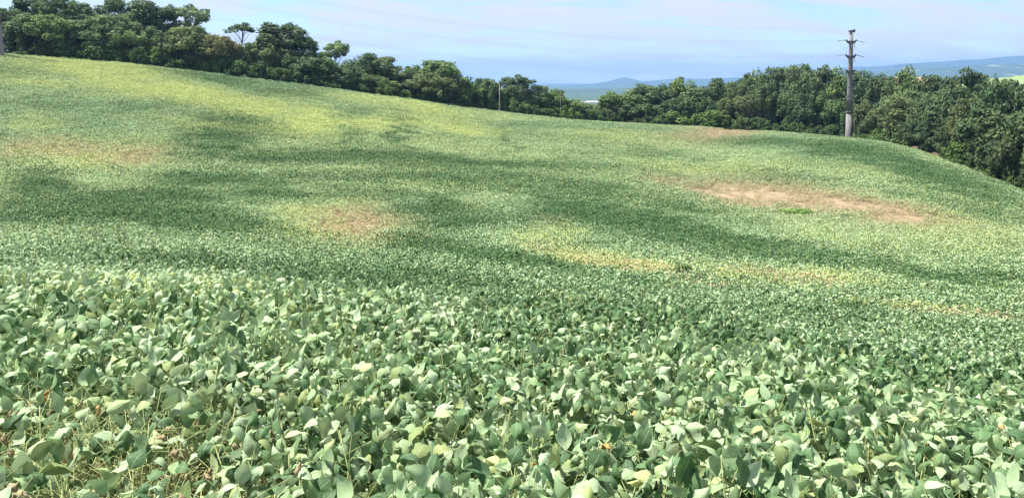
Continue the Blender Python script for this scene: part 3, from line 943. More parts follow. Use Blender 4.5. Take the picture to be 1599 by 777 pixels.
RIGHT = [
    ('draped', 952, 141, 44, LT, 5, 'vine-hung tree at the valley gap where the right wood begins'), ('draped', 978, 138, 52, LT, 7, None), ('draped', 1006, 129, 56, N, 6, None),
    ('draped', 1036, 129, 46, N, 9, None), ('broad', 1062, 119, 50, LT, 12, 'peaked light green tree against the blue hills'), ('draped', 1088, 133, 60, N, 6, None),
    ('broad', 1124, 121, 46, DK, 10, None), ('broad', 1148, 126, 44, N, 8, None), ('tall', 1158, 118, 26, DK, 12, None), ('broad', 1178, 107, 56, N, 10, None),
    ('broad', 1208, 104, 60, N, 9, None), ('dome', 1242, 99, 80, N, 11, 'tall rounded tree at the top of the wood beside the pylon'), ('broad', 1276, 101, 60, N, 10, None),
    ('broad', 1308, 103, 60, LT, 11, None), ('broad', 1342, 109, 60, DK, 12, None), ('broad', 1370, 119, 50, N, 14, None),
    ('broad', 1391, 114, 38, DK, 36, 'dark round treetop between the pylon and the half-hidden house'),
    ('broad', 1419, 101, 46, LT, 40, 'light green treetop standing over the half-hidden house'), ('broad', 1449, 116, 50, N, 34, None),
    ('broad', 1475, 119, 50, N, 32, None), ('broad', 1515, 105, 56, DK, 40, 'dark leafy treetop against the far pasture hill'), ('broad', 1545, 118, 50, N, 34, None),
    ('dome', 1585, 119, 80, N, 30, None), ('broad', 1640, 118, 80, N, 22, None),
    ('dome', 1500, 136, 110, (0.9, 0.95, 0.95), 12, 'big dark shade tree standing at the steep field edge'), ('dome', 1570, 128, 130, (0.85, 0.95, 0.95), 10, None),
    ('broad', 1455, 150, 70, N, 14, None), ('broad', 1420, 140, 70, N, 20, None), ('broad', 1390, 150, 70, N, 12, None), ('dome', 1640, 150, 130, N, 8, None),
]
GL, GRR = 'trees of the wood along the top of the slope', 'trees of the wood behind the pylon'
for k, px, top, w, c, ex, lab in LEFT:
    kindname = {'broad': 'broad-crowned', 'tall': 'tall narrow', 'dome': 'dome-crowned', 'open': 'open-crowned'}.get(k, k)
    tone = 'dark green' if c == DK else 'light green' if c == LT else 'greyish green' if c == GR else 'mid green'
    tree(k, px, top, edge_d(px) + ex, w, lab or '%s %s tree in the wood along the hilltop edge' % (tone, kindname), None if lab else GL, c)
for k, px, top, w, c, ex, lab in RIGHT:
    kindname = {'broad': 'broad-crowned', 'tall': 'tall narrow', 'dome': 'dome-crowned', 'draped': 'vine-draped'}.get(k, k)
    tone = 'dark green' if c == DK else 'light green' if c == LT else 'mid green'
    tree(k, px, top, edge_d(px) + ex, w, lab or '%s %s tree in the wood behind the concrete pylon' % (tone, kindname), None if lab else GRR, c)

# understorey: lower trees in front of the tall ones, bushes along the field edge
sky_l = [(t[1], t[2]) for t in sorted(LEFT + RIGHT, key=lambda t: t[1])]
rr = random.Random(5)
px = -40
while px < 1660:
    d = edge_d(px) + rr.uniform(2.5, 6.5)
    top = np.interp(px, [a[0] for a in sky_l], [a[1] for a in sky_l])
    base = edge_py(px)
    t = base - (base - top) * rr.uniform(0.42, 0.78)
    c = rr.choice([N, DK, LT, N, (0.9, 1, 0.95), GR])
    side = 'along the hilltop edge' if px < 935 else 'behind the concrete pylon'
    tone = 'dark green' if c == DK else 'light green' if c == LT else 'greyish green' if c == GR else 'mid green'
    right = px > 935
    k = rr.choice(['broad', 'draped', 'broad', 'dome'])
    if px > 1290 and px < 1350: t += 15
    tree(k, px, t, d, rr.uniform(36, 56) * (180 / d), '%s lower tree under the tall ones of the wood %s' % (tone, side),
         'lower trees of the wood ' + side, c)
    px += rr.uniform(20, 32)
px = -60
while px < 1680:     # a further row standing deeper in the wood
    d = edge_d(px) + rr.uniform(14, 24)
    top = np.interp(px, [a[0] for a in sky_l], [a[1] for a in sky_l])
    base = edge_py(px)
    c = rr.choice([N, DK, N, (0.9, 1, 0.95)])
    side = 'along the hilltop edge' if px < 935 else 'behind the concrete pylon'
    if not 885 < px < 945:
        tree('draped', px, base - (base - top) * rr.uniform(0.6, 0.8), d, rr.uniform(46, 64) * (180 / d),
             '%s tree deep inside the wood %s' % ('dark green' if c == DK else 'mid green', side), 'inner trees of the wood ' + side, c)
    px += rr.uniform(26, 38)
px = -30
while px < 1640:
    d = edge_d(px) + rr.uniform(-0.3, 2.0)
    base = edge_py(px)
    hgt_b = rr.uniform(1.6, 4.2)
    c = rr.choice([N, DK, LT, N, (0.85, 0.95, 0.95), (0.8, 0.8, 0.8)])
    side = 'along the hilltop wood' if px < 935 else 'along the wood behind the pylon'
    tone = 'dark green' if c == DK else 'light green' if c == LT else 'mid green'
    if not (1306 < px < 1342) and not (1418 < px < 1500) and px > 22:
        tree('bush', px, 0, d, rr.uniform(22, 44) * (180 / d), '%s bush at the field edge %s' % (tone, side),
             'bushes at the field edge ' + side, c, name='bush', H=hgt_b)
    px += rr.uniform(13, 22)
# pale bushes beside the pylon's foot, light bushes below the gap
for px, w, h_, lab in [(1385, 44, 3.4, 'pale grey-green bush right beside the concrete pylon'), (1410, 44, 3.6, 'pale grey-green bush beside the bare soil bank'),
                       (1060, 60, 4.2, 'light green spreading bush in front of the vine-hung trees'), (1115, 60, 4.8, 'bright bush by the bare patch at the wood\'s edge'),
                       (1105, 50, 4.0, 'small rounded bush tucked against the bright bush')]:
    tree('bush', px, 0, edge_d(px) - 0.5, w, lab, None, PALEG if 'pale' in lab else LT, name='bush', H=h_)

# ------------------------------------------------------------------ transmission pylons
def pylon(loc, rz, label):
    o = empty('transmission_pylon', loc, rz)
    V, Fc = [], []
    lathe(V, Fc, [(0.74, -1.0), (0.72, 0.0), (0.66, 6.3)], 24)
    add_obj('lower_shaft', mesh_of('lower_shaft', V, Fc, M_CONC2), o)
    V, Fc = [], []
    lathe(V, Fc, [(0.70, 6.302), (0.76, 6.36), (0.76, 6.62), (0.70, 6.70)], 24)
    add_obj('joint_collar', mesh_of('joint_collar', V, Fc, M_CONC_D), o)
    V, Fc = [], []
    lathe(V, Fc, [(0.655, 6.70), (0.60, 11.0), (0.52, 15.4), (0.44, 20.0), (0.37, 24.4)], 24)
    up = add_obj('upper_shaft', mesh_of('upper_shaft', V, Fc, M_CONC), o)
    for z in (9.4, 12.2):
        V, Fc = [], []
        lathe(V, Fc, [(0.605, z), (0.645, z + 0.03), (0.645, z + 0.13), (0.60, z + 0.16)], 24)
        add_obj('steel_band', mesh_of('steel_band', V, Fc, M_STEEL), up)
    for step in range(26):
        V, Fc = [], []
        z = 7.2 + step * 0.64
        rad = np.interp(z, [6.7, 24.4], [0.655, 0.37])
        tube(V, Fc, [(0, -rad + 0.04, z), (0, -rad - 0.16, z)], [0.018, 0.018], 6)
        add_obj('climbing_step', mesh_of('climbing_step', V, Fc, M_STEEL), up)

    def bracket(z, half, flare, name='crossarm'):
        """saddle-shaped concrete arm: two tips raised, ring round the shaft"""
        V, Fc = [], []
        rad = np.interp(z, [6.7, 24.4], [0.655, 0.37])
        lathe(V, Fc, [(rad + 0.03, z - 0.42), (rad + 0.16, z - 0.34), (rad + 0.16, z + 0.26), (rad + 0.03, z + 0.34)], 24)
        for s in (-1, 1):
            b = len(V)
            for (x, zb, zt, hy) in ((rad * 0.75, z - 0.38, z + 0.22, 0.26), (rad + 0.45, z - 0.18, z + 0.24, 0.22), (half, z + flare - 0.12, z + flare + 0.2, 0.15)):
                for (yy, zz) in ((-hy, zb), (hy, zb), (hy, zt), (-hy, zt)):
                    V.append((s * x, yy, zz))
            for i in range(2):
                for k in range(4):
                    k2 = (k + 1) % 4
                    f = (b + i * 4 + k, b + i * 4 + k2, b + (i + 1) * 4 + k2, b + (i + 1) * 4 + k)
                    Fc.append(f if s > 0 else f[::-1])
            f = (b + 8, b + 9, b + 10, b + 11)
            Fc.append(f if s > 0 else f[::-1])
        return add_obj(name, mesh_of(name, V, Fc, M_CONC_D, False), o)

    bracket(15.7, 1.15, 0.12); bracket(18.95, 1.28, 0.42); bracket(22.2, 1.28, 0.42)
    V, Fc = [], []
    box(V, Fc, (0.1, 0, 24.62), (1.35, 0.6, 0.42)); box(V, Fc, (0.62, 0, 24.93), (0.42, 0.46, 0.2))
    add_obj('top_bracket', mesh_of('top_bracket', V, Fc, M_CONC_D, False), o)

    def insulator(a, b, nd=9):
        V, Fc = [], []
        a, b = Vector(a), Vector(b)
        P_, R_ = [], []
        m = nd * 4
        for i in range(m + 1):
            P_.append(a.lerp(b, i / m)); R_.append(0.115 if i % 4 in (1, 2) else 0.045)
        tube(V, Fc, P_, R_, 8)
        return add_obj('insulator', mesh_of('insulator', V, Fc, M_INS), o)

    ends = []
    for z in (15.7, 18.95, 22.2):
        fl = 0.12 if z < 16 else 0.42
        for s in (-1, 1):
            a = (s * 1.28 if z > 16 else s * 1.15, 0.0, z + fl)
            b = (s * (1.28 + 2.1), 0.0, z + fl - (0.12 if s < 0 else 0.5))
            insulator(a, b)
            ends.append((s, z, b))
        if z > 16:
            insulator((1.1, 0.3, z + 0.1), (1.1, 0.3, z - 1.25), 6)
        # jumper loop under the arm
        V, Fc = [], []
        l, rgt = Vector(ends[-2][2]), Vector(ends[-1][2])
        n_ = 12
        tube(V, Fc, [l.lerp(rgt, i / n_) + Vector((0, 0.35 * math.sin(math.pi * i / n_) + 0.0, -1.75 * math.sin(math.pi * i / n_) ** 0.8)) for i in range(n_ + 1)], [0.016] * (n_ + 1), 5)
        add_obj('jumper_cable', mesh_of('jumper_cable', V, Fc, M_WIRE), o)
    return o, ends


b0 = P(1325, 214, 178)
z0 = hgt(b0[0], b0[1])
a1 = P(0, 79, 144)
z1 = hgt(a1[0], a1[1])
dirv = math.atan2(b0[1] - a1[1], b0[0] - a1[0])
pyl_r, ends_r = pylon((b0[0], b0[1], z0), dirv, '')
tag(pyl_r, 'tall grey concrete power pylon with three pairs of arms beside the wood', 'pylon', 'concrete pylons of the power line')
pyl_l, ends_l = pylon((a1[0], a1[1], z1), dirv, '')
pyl_l.rotation_euler = (0, math.radians(-2.5), dirv)
tag(pyl_l, 'concrete pylon on the hilltop where the hillside wood begins', 'pylon', 'concrete pylons of the power line')
bpy.context.view_layer.update()


def wire(a, b, sag, rad, label, group):
    a, b = Vector(a), Vector(b)
    n_ = 48
    V, Fc = [], []
    tube(V, Fc, [(a.lerp(b, i / n_) + Vector((0, 0, -4 * sag * (i / n_) * (1 - i / n_)))) - a for i in range(n_ + 1)], [rad] * (n_ + 1), 5)
    return tag(add_obj('power_line', mesh_of('power_line', V, Fc, M_WIRE), None, a), label, 'cable', group)


lev = {15.7: 'lowest', 18.95: 'middle', 22.2: 'upper'}
for (s, z, b) in ends_r:
    w1 = pyl_r.matrix_world @ Vector(b)
    if s < 0:
        for off in (-0.22, 0.22):
            e = [q for q in ends_l if q[0] > 0 and q[1] == z][0]
            w2 = pyl_l.matrix_world @ Vector(e[2])
            wire(w1 + Vector((0, 0, off)), w2 + Vector((0, 0, off)), 6.3, 0.014, 'thin %s power line strung between the two concrete pylons' % lev[z], '%s power line wires between the pylons' % lev[z])
    else:
        far = P(2150, 150, 330)
        wire(w1, Vector((far[0], far[1], -20 + z)), 6.0, 0.014, 'thin %s power line running from the pylon out over the wood' % lev[z], None)
w1 = pyl_r.matrix_world @ Vector((0, 0, 25.0)); w2 = pyl_l.matrix_world @ Vector((0, 0, 25.0))
wire(w1, w2, 5.2, 0.008, 'thin earth wire joining the very tops of both pylons', None)

# ------------------------------------------------------------------ thin poles at the far field edge
def utility_pole(px, top_py, d, rad, label, mat):
    p = P(px, 160, d)
    z = hgt(p[0], p[1])
    H = P(px, top_py, d)[2] - z
    o = empty('utility_pole', (p[0], p[1], z))
    V, Fc = [], []
    lathe(V, Fc, [(rad, -0.6), (rad, 0), (rad * 0.7, H)], 10)
    add_obj('shaft', mesh_of('shaft', V, Fc, mat), o)
    V, Fc = [], []
    lathe(V, Fc, [(rad * 1.5, H - 1.3), (rad * 1.7, H - 1.2), (rad * 1.7, H - 0.5), (rad * 1.2, H - 0.4)], 10, rad * 1.9, 0)
    add_obj('transformer', mesh_of('transformer', V, Fc, M_CONC_D), o)
    V, Fc = [], []
    box(V, Fc, (0, -rad * 0.7, H - 0.25), (1.3, 0.1, 0.12))
    arm = add_obj('crossarm', mesh_of('crossarm', V, Fc, M_CONC_D, False), o)
    for s in (-0.55, 0, 0.55):
        V, Fc = [], []
        lathe(V, Fc, [(0.03, H - 0.19), (0.07, H - 0.12), (0.07, H - 0.02), (0.02, H + 0.03)], 8, s, -rad * 0.7)
        add_obj('pin_insulator', mesh_of('pin_insulator', V, Fc, M_INS), arm)
    tag(o, label, 'pole')


utility_pole(780, 129, 184, 0.085, 'thin pale utility pole in front of the hillside wood', M_WOODP)
utility_pole(875, 140, 197, 0.035, 'very thin pale pole near the low end of the hillside wood', M_WOODP)

# ------------------------------------------------------------------ half-hidden house behind the right wood
hp = P(1412, 122, 215)
hz = hp[2] - 6.3
ho = empty('house', (hp[0], hp[1], hz), math.radians(18))
V, Fc = [], []
for (c, s_) in (((0, -3.9, 1.6), (11, 0.2, 9.2)), ((0, 3.9, 1.6), (11, 0.2, 9.2)), ((-5.4, 0, 1.6), (0.2, 7.6, 9.2)), ((5.4, 0, 1.6), (0.2, 7.6, 9.2))):
    box(V, Fc, (c[0], c[1], c[2] - 1.4), s_)
add_obj('wall', mesh_of('wall', V, Fc, M_PLASTER, False), ho)
V, Fc = [], []
V += [(-6.1, -4.7, 4.85), (6.1, -4.7, 4.85), (6.1, 0, 6.6), (-6.1, 0, 6.6), (6.1, 4.7, 4.85), (-6.1, 4.7, 4.85),
      (-6.1, -4.7, 4.62), (6.1, -4.7, 4.62), (6.1, 4.7, 4.62), (-6.1, 4.7, 4.62)]
Fc += [(0, 1, 2, 3), (3, 2, 4, 5), (6, 7, 1, 0), (8, 9, 5, 4), (7, 8, 4, 2, 1), (9, 6, 0, 3, 5), (9, 8, 7, 6)]
rf = add_obj('roof', mesh_of('roof', V, Fc, M_TILE, False), ho)
V, Fc = [], []
box(V, Fc, (2.5, 1.2, 6.8), (0.7, 0.7, 1.6))
add_obj('chimney', mesh_of('chimney', V, Fc, M_PLASTER, False), rf)
for xw in (-3.4, 0.2, 3.6):
    V, Fc = [], []
    box(V, Fc, (xw, -4.02, 2.6), (1.3, 0.08, 1.3))
    wd = add_obj('window', mesh_of('window', V, Fc, M_STEEL, False), ho)
    V, Fc = [], []
    box(V, Fc, (xw, -4.07, 2.6), (1.1, 0.04, 1.1))
    add_obj('pane', mesh_of('pane', V, Fc, M_GLASS, False), wd)
tag(ho, 'tan-roofed house almost hidden by the treetops behind the pylon', 'house')

# ------------------------------------------------------------------ bare soil bank at the right field edge
T = NT('bank_soil_shaded')
pos = T.n('ShaderNodeNewGeometry').outputs['Position']
nz = T.noise(1.4, 6, pos)
M_BANK = T.surf(T.mix(nz, (0.06, 0.042, 0.032), (0.14, 0.10, 0.072)), 0.95, 0.1, T.bump(nz, 0.8, 0.2))  # tree shade on the bank is put into this dark soil colour
V = []
eb = np.array([P(*e)[:2] for e in EDGE if e[0] >= 1400] )
tt = np.linspace(0, 1, 60)
bx_ = np.interp(tt, np.linspace(0, 1, len(eb)), eb[:, 0]); by_ = np.interp(tt, np.linspace(0, 1, len(eb)), eb[:, 1])
rows = 6
for j in range(rows):
    off = j / (rows - 1) * 3.0 - 0.3
    xx = bx_ + off * 0.75; yy = by_ + off * 0.65
    zz = height(xx, yy) + 0.10 + math.sin(math.pi * j / (rows - 1)) * (0.75 + 0.6 * fbm(xx / 3, yy / 3, 77, 3))
    V.append(np.stack([xx, yy, zz], -1))
V = np.concatenate(V)
i = (np.arange(rows - 1)[:, None] * 60 + np.arange(59)[None]).ravel()
tag(add_obj('soil_bank', mesh_np('soil_bank', V, np.stack([i, i + 1, i + 61, i + 60], -1), M_BANK)), kind='structure')

# ------------------------------------------------------------------ soybean leaves and plants
NROW, NCOL = 6, 4


def leaf_geo(r, L=0.085, W=0.056, bend=1.2, fold=0.4, curl=0.0, twist=0.0, crumple=0.0):
    """one leaflet from its stalk end at the origin, growing along +X, upper face +Z"""
    V, UV = [], []
    x = z = 0.0
    ang = 0.25
    wob = [r.normal() * crumple for _ in range(NROW + 1)]
    for i in range(NROW + 1):
        t = i / NROW
        hw = W * 0.5 * (t ** 0.6 * (1 - t) ** 1.05) / 0.340 if 0 < i < NROW else W * 0.012
        if i == 0: hw = W * 0.12
        tw = twist * t
        for j in range(NCOL + 1):
            u = (j / NCOL - 0.5) * 2
            a = fold + curl * abs(u) + wob[i] * (1 if u > 0 else -1)
            yy = hw * u * math.cos(a)
            up = -hw * abs(u) * math.sin(a) + (r.normal() * crumple * 0.012 if crumple else 0)
            px_, pz_ = x - up * math.sin(ang), z + up * math.cos(ang)
            y2 = yy * math.cos(tw) - 0 * math.sin(tw)
            V.append((px_, y2, pz_ + yy * math.sin(tw)))
            UV.append((j / NCOL, t))
        ang -= bend / NROW * (1.35 if 1 <= i <= 3 else 0.75)
        x += L / NROW * math.cos(ang); z += L / NROW * math.sin(ang)
    Fq = []
    for i in range(NROW):
        for j in range(NCOL):
            a = i * (NCOL + 1) + j
            Fq.append((a, a + NCOL + 1, a + NCOL + 2, a + 1))
    return np.array(V), np.array(Fq), np.array(UV)


def leaf_mesh(name, geo, mat):
    V, Fq, UV = geo
    me = mesh_np(name, V, Fq, mat)
    uv = me.uv_layers.new(name='leaf')
    uv.data.foreach_set('uv', UV[Fq.ravel()].astype(np.float32).ravel())
    return me


r = np.random.default_rng(42)
LEAFGEO = []
for i in range(14):
    LEAFGEO.append(leaf_geo(r, L=0.098 * r.uniform(0.85, 1.15), W=0.061 * r.uniform(0.85, 1.15), bend=r.uniform(0.5, 2.6), fold=r.uniform(-0.15, 0.75),
                            curl=r.uniform(-0.3, 0.45), twist=r.uniform(-0.8, 0.8), crumple=0.12))
DRYGEO = [leaf_geo(r, L=0.095, W=0.062, bend=r.uniform(2.0, 3.6), fold=r.uniform(0.3, 0.8), curl=0.6, twist=r.uniform(-1.4, 1.4), crumple=0.35) for _ in range(5)]


def plant_layout(r, nleaf, H, spread=1.0, drymix=0.0):
    """stem tubes (V, F) and leaf placements [(matrix, geo index, dry?)]"""
    V, Fc = [], []
    lean = Vector((r.normal() * 0.05, r.normal() * 0.05, 0))
    top = Vector((lean.x * 1.6, lean.y * 1.6, H))
    tube(V, Fc, [(0, 0, -0.03), lean * 0.5 + Vector((0, 0, H * 0.45)), top], [0.0045, 0.0036, 0.002], 5)
    leaves = []
    a0 = r.random() * 6.28
    for k in range(nleaf):
        t = 0.30 + 0.68 * (k + r.random() * 0.5) / nleaf
        az = a0 + k * 2.4 + r.normal() * 0.3
        b = Vector((0, 0, -0.03)).lerp(top, t)
        ln = (0.21 - 0.11 * t) * r.uniform(0.8, 1.2) * spread
        el = r.uniform(0.25, 1.05) if t > 0.5 else r.uniform(0.0, 0.7)
        dirh = Vector((math.cos(az), math.sin(az), 0))
        m = b + dirh * ln * 0.5 * math.cos(el) + Vector((0, 0, ln * 0.62 * math.sin(el)))
        e = b + dirh * ln * math.cos(el) + Vector((0, 0, ln * math.sin(el)))
        tube(V, Fc, [b, m, e], [0.0021, 0.0017, 0.0013], 4, False)
        for q in (0, 1, 2):
            az2 = az + (0, 1.25, -1.25)[q] + r.normal() * 0.25
            pit = r.normal() * 0.5 + (0.45 if r.random() < 0.4 else -0.25)
            roll = r.normal() * 0.55
            if r.random() < 0.22: roll += math.pi * r.choice([-1, 1]) * r.uniform(0.6, 1)
            st = e + (dirh * 0.022 if q == 0 else Vector((math.cos(az2), math.sin(az2), 0)) * 0.006)
            M = Matrix.Translation(st) @ Matrix.Rotation(az2, 4, 'Z') @ Matrix.Rotation(-pit, 4, 'Y') @ Matrix.Rotation(roll, 4, 'X') @ Matrix.Scale(r.uniform(0.8, 1.12) * (1.0 if t > 0.45 else 0.85), 4)
            isdry = r.random() < drymix
            leaves.append((M, int(r.integers(0, 5 if isdry else 14)), isdry))
    return V, Fc, leaves


PL = [plant_layout(np.random.default_rng(500 + i), int(9 + i % 3), 0.46 + 0.03 * (i % 4)) for i in range(9)]
PD = [plant_layout(np.random.default_rng(600 + i), 10, 0.44 + 0.03 * i, 1.35, 0.42) for i in range(3)]
stem_me = [mesh_of('stem', p[0], p[1], M_STEM) for p in PL]
stem_md = [mesh_of('stem', p[0], p[1], M_STEM) for p in PD]
LM = {m: [leaf_mesh('leaf', g, m) for g in LEAFGEO] for m in (M_LEAF, M_LEAF_W, M_LEAF_Y)}
LMD = {m: [leaf_mesh('dry_leaf', g, m) for g in DRYGEO] for m in (M_BROWN, M_ORANGE)}

# all plant positions on the near brow, on a jittered 19 cm lattice
gx, gy = np.meshgrid(np.arange(-19, 19, 0.163), np.arange(1.0, 24, 0.163))
gx = (gx + rng.uniform(-0.075, 0.075, gx.shape)).ravel(); gy = (gy + rng.uniform(-0.075, 0.075, gy.shape)).ravel()
keep = (np.abs(gx) < 0.72 * gy + 2.2)
gx, gy = gx[keep], gy[keep]
gz = height(gx, gy)
fpx, fpy = pix(gx, gy, gz + 0.45)
vis = (fpx > -25) & (fpx < PW + 25) & (fpy < PH + 55)
order = np.argsort(np.hypot(gx, gy) + np.where(vis, 0, 1000))
near_ids = order[:300]
near_set = set(near_ids.tolist())
tooclose = np.hypot(gx, gy) < 1.9

prr = random.Random(9)
# tangle of yellowing stalks between the drying plants
M_GRASS = mat_plain('yellow_stalks', (0.48, 0.53, 0.22), 0.8)
V, Fc = [], []
rg = random.Random(21)
while len(Fc) < 13000:
    x, y = rg.uniform(-3.2, -0.6), rg.uniform(1.9, 4.2)
    z = hgt(x, y)
    qx, qy = pix(x, y, z + 0.3)
    if qx > 460 or qy < 575 or rg.random() > math.exp(-((qx - 120) / 190) ** 2) + 0.1: continue
    a, ln, el = rg.random() * 6.28, rg.uniform(0.15, 0.4), rg.uniform(0.3, 1.3)
    z += rg.uniform(0.05, 0.36)
    dr = Vector((math.cos(a) * math.cos(el), math.sin(a) * math.cos(el), math.sin(el)))
    b = Vector((x, y, z)); m = b + dr * ln * 0.6; e = b + dr * ln + Vector((0, 0, -0.05 - 0.1 * rg.random()))
    tube(V, Fc, [b, m, e], [0.0018, 0.0016, 0.0009], 4, False)
tag(add_obj('dry_stalks', mesh_of('dry_stalks', V, Fc, M_GRASS)), 'tangle of thin yellow-green dry stalks between drying soybean plants', 'stalks', None, 'stuff')

G_SOY = 'soybean plants in the front of the field'
n_bl = 0
for c_i, i in enumerate(near_ids):
    if tooclose[i]: continue
    x, y, z = gx[i], gy[i], gz[i]
    left_dry = smooth(0.36, 0.12, np.array(fpx[i] / PW)) * smooth(585, 690, np.array(fpy[i]))
    u = prr.random()
    if u < 0.62 * left_dry:
        kind = 'dry'
    elif u > 0.93:
        kind = 'yellow'
    elif prr.random() < 0.45:
        kind = 'wilt'
    else:
        kind = 'green'
    o = empty('soybean_plant', (x, y, z), prr.random() * 6.28)
    s = prr.uniform(0.88, 1.16)
    o.scale = (s, s, s * prr.uniform(0.92, 1.08))
    if kind == 'dry':
        k = prr.randrange(len(PD)); lay, st = PD[k], stem_md[k]
    else:
        k = prr.randrange(len(PL)); lay, st = PL[k], stem_me[k]
    add_obj('stem', st, o)
    base = {'dry': M_LEAF_W, 'yellow': M_LEAF_W, 'wilt': M_LEAF_W, 'green': M_LEAF}[kind]
    for (M, gi, isdry) in lay[2]:
        if prr.random() < 0.68 * left_dry: continue
        if isdry:
            lm = LMD[M_BROWN][gi]
        elif kind == 'yellow' and prr.random() < 0.22:
            lm = LM[M_LEAF_Y][gi]
        else:
            lm = LM[base][gi]
        if kind != 'dry' and prr.random() < 0.008:
            lm = LMD[M_ORANGE][gi % 5]
        lo = add_obj('leaf', lm, o)
        lo.matrix_local = M @ Matrix.Rotation(prr.uniform(-0.25, 0.25), 4, 'Y')
    lab = {'dry': 'drying soybean plant with shrivelled brown leaves among yellow stalks',
           'yellow': 'soybean plant with a few yellowed leaves among its green ones',
           'wilt': 'wilting soybean plant with drooping pale grey-green leaves',
           'green': 'leafy soybean plant with dark and pale green leaves'}[kind]
    tag(o, lab, 'soybean plant', G_SOY + ', ' + kind)

# ---- the rest of the crop as one mass
src = bpy.data.collections.new('crop_sources')   # holds only the shapes that the crop repeats


def joined_plant(name, lay):
    Vs, Fs, UVs, R = [], [], [], []
    nb = 0
    rj = np.random.default_rng(len(name) * 31 + len(lay[2]))
    for (M, gi, isdry) in lay[2]:
        V, Fq, UV = (DRYGEO if isdry else LEAFGEO)[gi]
        m = np.array(M)
        Vs.append(V @ m[:3, :3].T + m[:3, 3]); Fs.append(Fq + nb); UVs.append(UV)
        R.append(np.full(len(Fq), rj.random()))
        nb += len(V)
    sv = np.array([tuple(v) for v in lay[0]])
    quads = [f for f in lay[1] if len(f) == 4]
    Fs.append(np.array(quads) + nb); Vs.append(sv); UVs.append(np.zeros((len(sv), 2)))
    R.append(np.zeros(len(quads)))
    Fa = np.concatenate(Fs)
    me = mesh_np(name, np.concatenate(Vs), Fa, M_CROP)
    me.materials.append(M_STEM)
    mi = np.zeros(len(Fa), dtype=np.int32); mi[-len(quads):] = 1
    me.polygons.foreach_set('material_index', mi)
    me.attributes.new('rnd', 'FLOAT', 'FACE').data.foreach_set('value', np.concatenate(R).astype(np.float32))
    uv = me.uv_layers.new(name='leaf')
    uv.data.foreach_set('uv', np.concatenate(UVs)[Fa.ravel()].astype(np.float32).ravel())
    return me


def far_clump(name, seed, nleaf, size, R, h0, h1, mat=M_CROP_FAR):
    """a piece of canopy: loose folded leaves over a patch"""
    r = np.random.default_rng(seed)
    q = R * np.sqrt(r.random(nleaf)); a = r.random(nleaf) * 6.28
    c = np.stack([q * np.cos(a), q * np.sin(a), h0 + (h1 - h0) * r.random(nleaf) ** 0.55 * (1 - 0.35 * (q / R) ** 2)], -1)
    nrm = r.normal(size=(nleaf, 3)) * 0.62 + np.array((0, 0, 0.75))
    nrm /= np.linalg.norm(nrm, axis=1)[:, None]
    u = np.cross(nrm, r.normal(size=(nleaf, 3))); u /= np.linalg.norm(u, axis=1)[:, None]
    w = np.cross(nrm, u)
    L = size * (0.7 + 0.6 * r.random(nleaf))[:, None]
    B = L * 0.36
    # stalk, left, tip, right, bent over the midrib
    p0 = c - u * L * 0.5; p2 = c + u * L * 0.5 - nrm * L * 0.30
    pm = c + u * L * 0.02 + nrm * L * 0.06
    p1 = c - w * B - nrm * L * 0.12; p3 = c + w * B - nrm * L * 0.12
    V = np.stack([p0, p1, p2, p3, pm], 1).reshape(-1, 3)
    b = np.arange(nleaf)[:, None] * 5
    Fq = np.concatenate([b + np.array([[0, 1, 4]]), b + np.array([[1, 2, 4]]), b + np.array([[2, 3, 4]]), b + np.array([[3, 0, 4]])])
    R_ = np.tile(r.random(nleaf), 4)
    me = mesh_np(name, V, Fq, mat, False)
    me.attributes.new('rnd', 'FLOAT', 'FACE').data.foreach_set('value', R_.astype(np.float32))
    return me


k = 0
srcs = []
for i, lay in enumerate(PL + PD):
    srcs.append(add_obj('crop_%02d' % k, joined_plant('crop_plant_%d' % i, lay), None, None, src)); k += 1
N_NEAR = len(PL)
N_DRY = len(PD)
for i in range(6):
    srcs.append(add_obj('crop_%02d' % k, far_clump('crop_clump_%d' % i, 700 + i, 88, 0.098, 0.34, 0.16, 0.60, M_CROP_MID), None, None, src)); k += 1
for i in range(6):
    srcs.append(add_obj('crop_%02d' % k, far_clump('crop_clump_far_%d' % i, 720 + i, 105, 0.140, 0.56, 0.12, 0.62), None, None, src)); k += 1

px_, py_, pz_, idx_, sc_ = [], [], [], [], []
# near brow
rest = np.array([i for i in range(len(gx)) if i not in near_set and not tooclose[i]])
px_.append(gx[rest]); py_.append(gy[rest])
idx_.append(np.where(rng.random(len(rest)) < 0.03, N_NEAR + rng.integers(0, N_DRY, len(rest)), rng.integers(0, N_NEAR, len(rest))))
sc_.append(rng.uniform(0.88, 1.18, len(rest)))


def lattice(d0, d1, step, i0, i1, smin, smax):
    X, Y = np.meshgrid(np.arange(-0.8 * d1, 0.8 * d1, step), np.arange(d0, d1, step))
    X = (X + rng.uniform(-0.5, 0.5, X.shape) * step).ravel(); Y = (Y + rng.uniform(-0.5, 0.5, Y.shape) * step).ravel()
    kx = (np.abs(X) < 0.70 * Y + 6) & in_field(X, Y, np.where(X / Y > 0.49, 1.3, 0.2))
    X, Y = X[kx], Y[kx]
    px_.append(X); py_.append(Y)
    idx_.append(rng.integers(i0, i1, len(X))); sc_.append(rng.uniform(smin, smax, len(X)))


c0 = N_NEAR + N_DRY
lattice(23.9, 62, 0.40, c0, c0 + 6, 0.85, 1.15)
lattice(62, 206, 0.66, c0 + 6, c0 + 12, 0.85, 1.15)
ax_, ay_ = np.concatenate(px_), np.concatenate(py_)
ai, asc = np.concatenate(idx_), np.concatenate(sc_)
az_ = height(ax_, ay_)
w_, y_, d_, b_ = state(ax_, ay_)
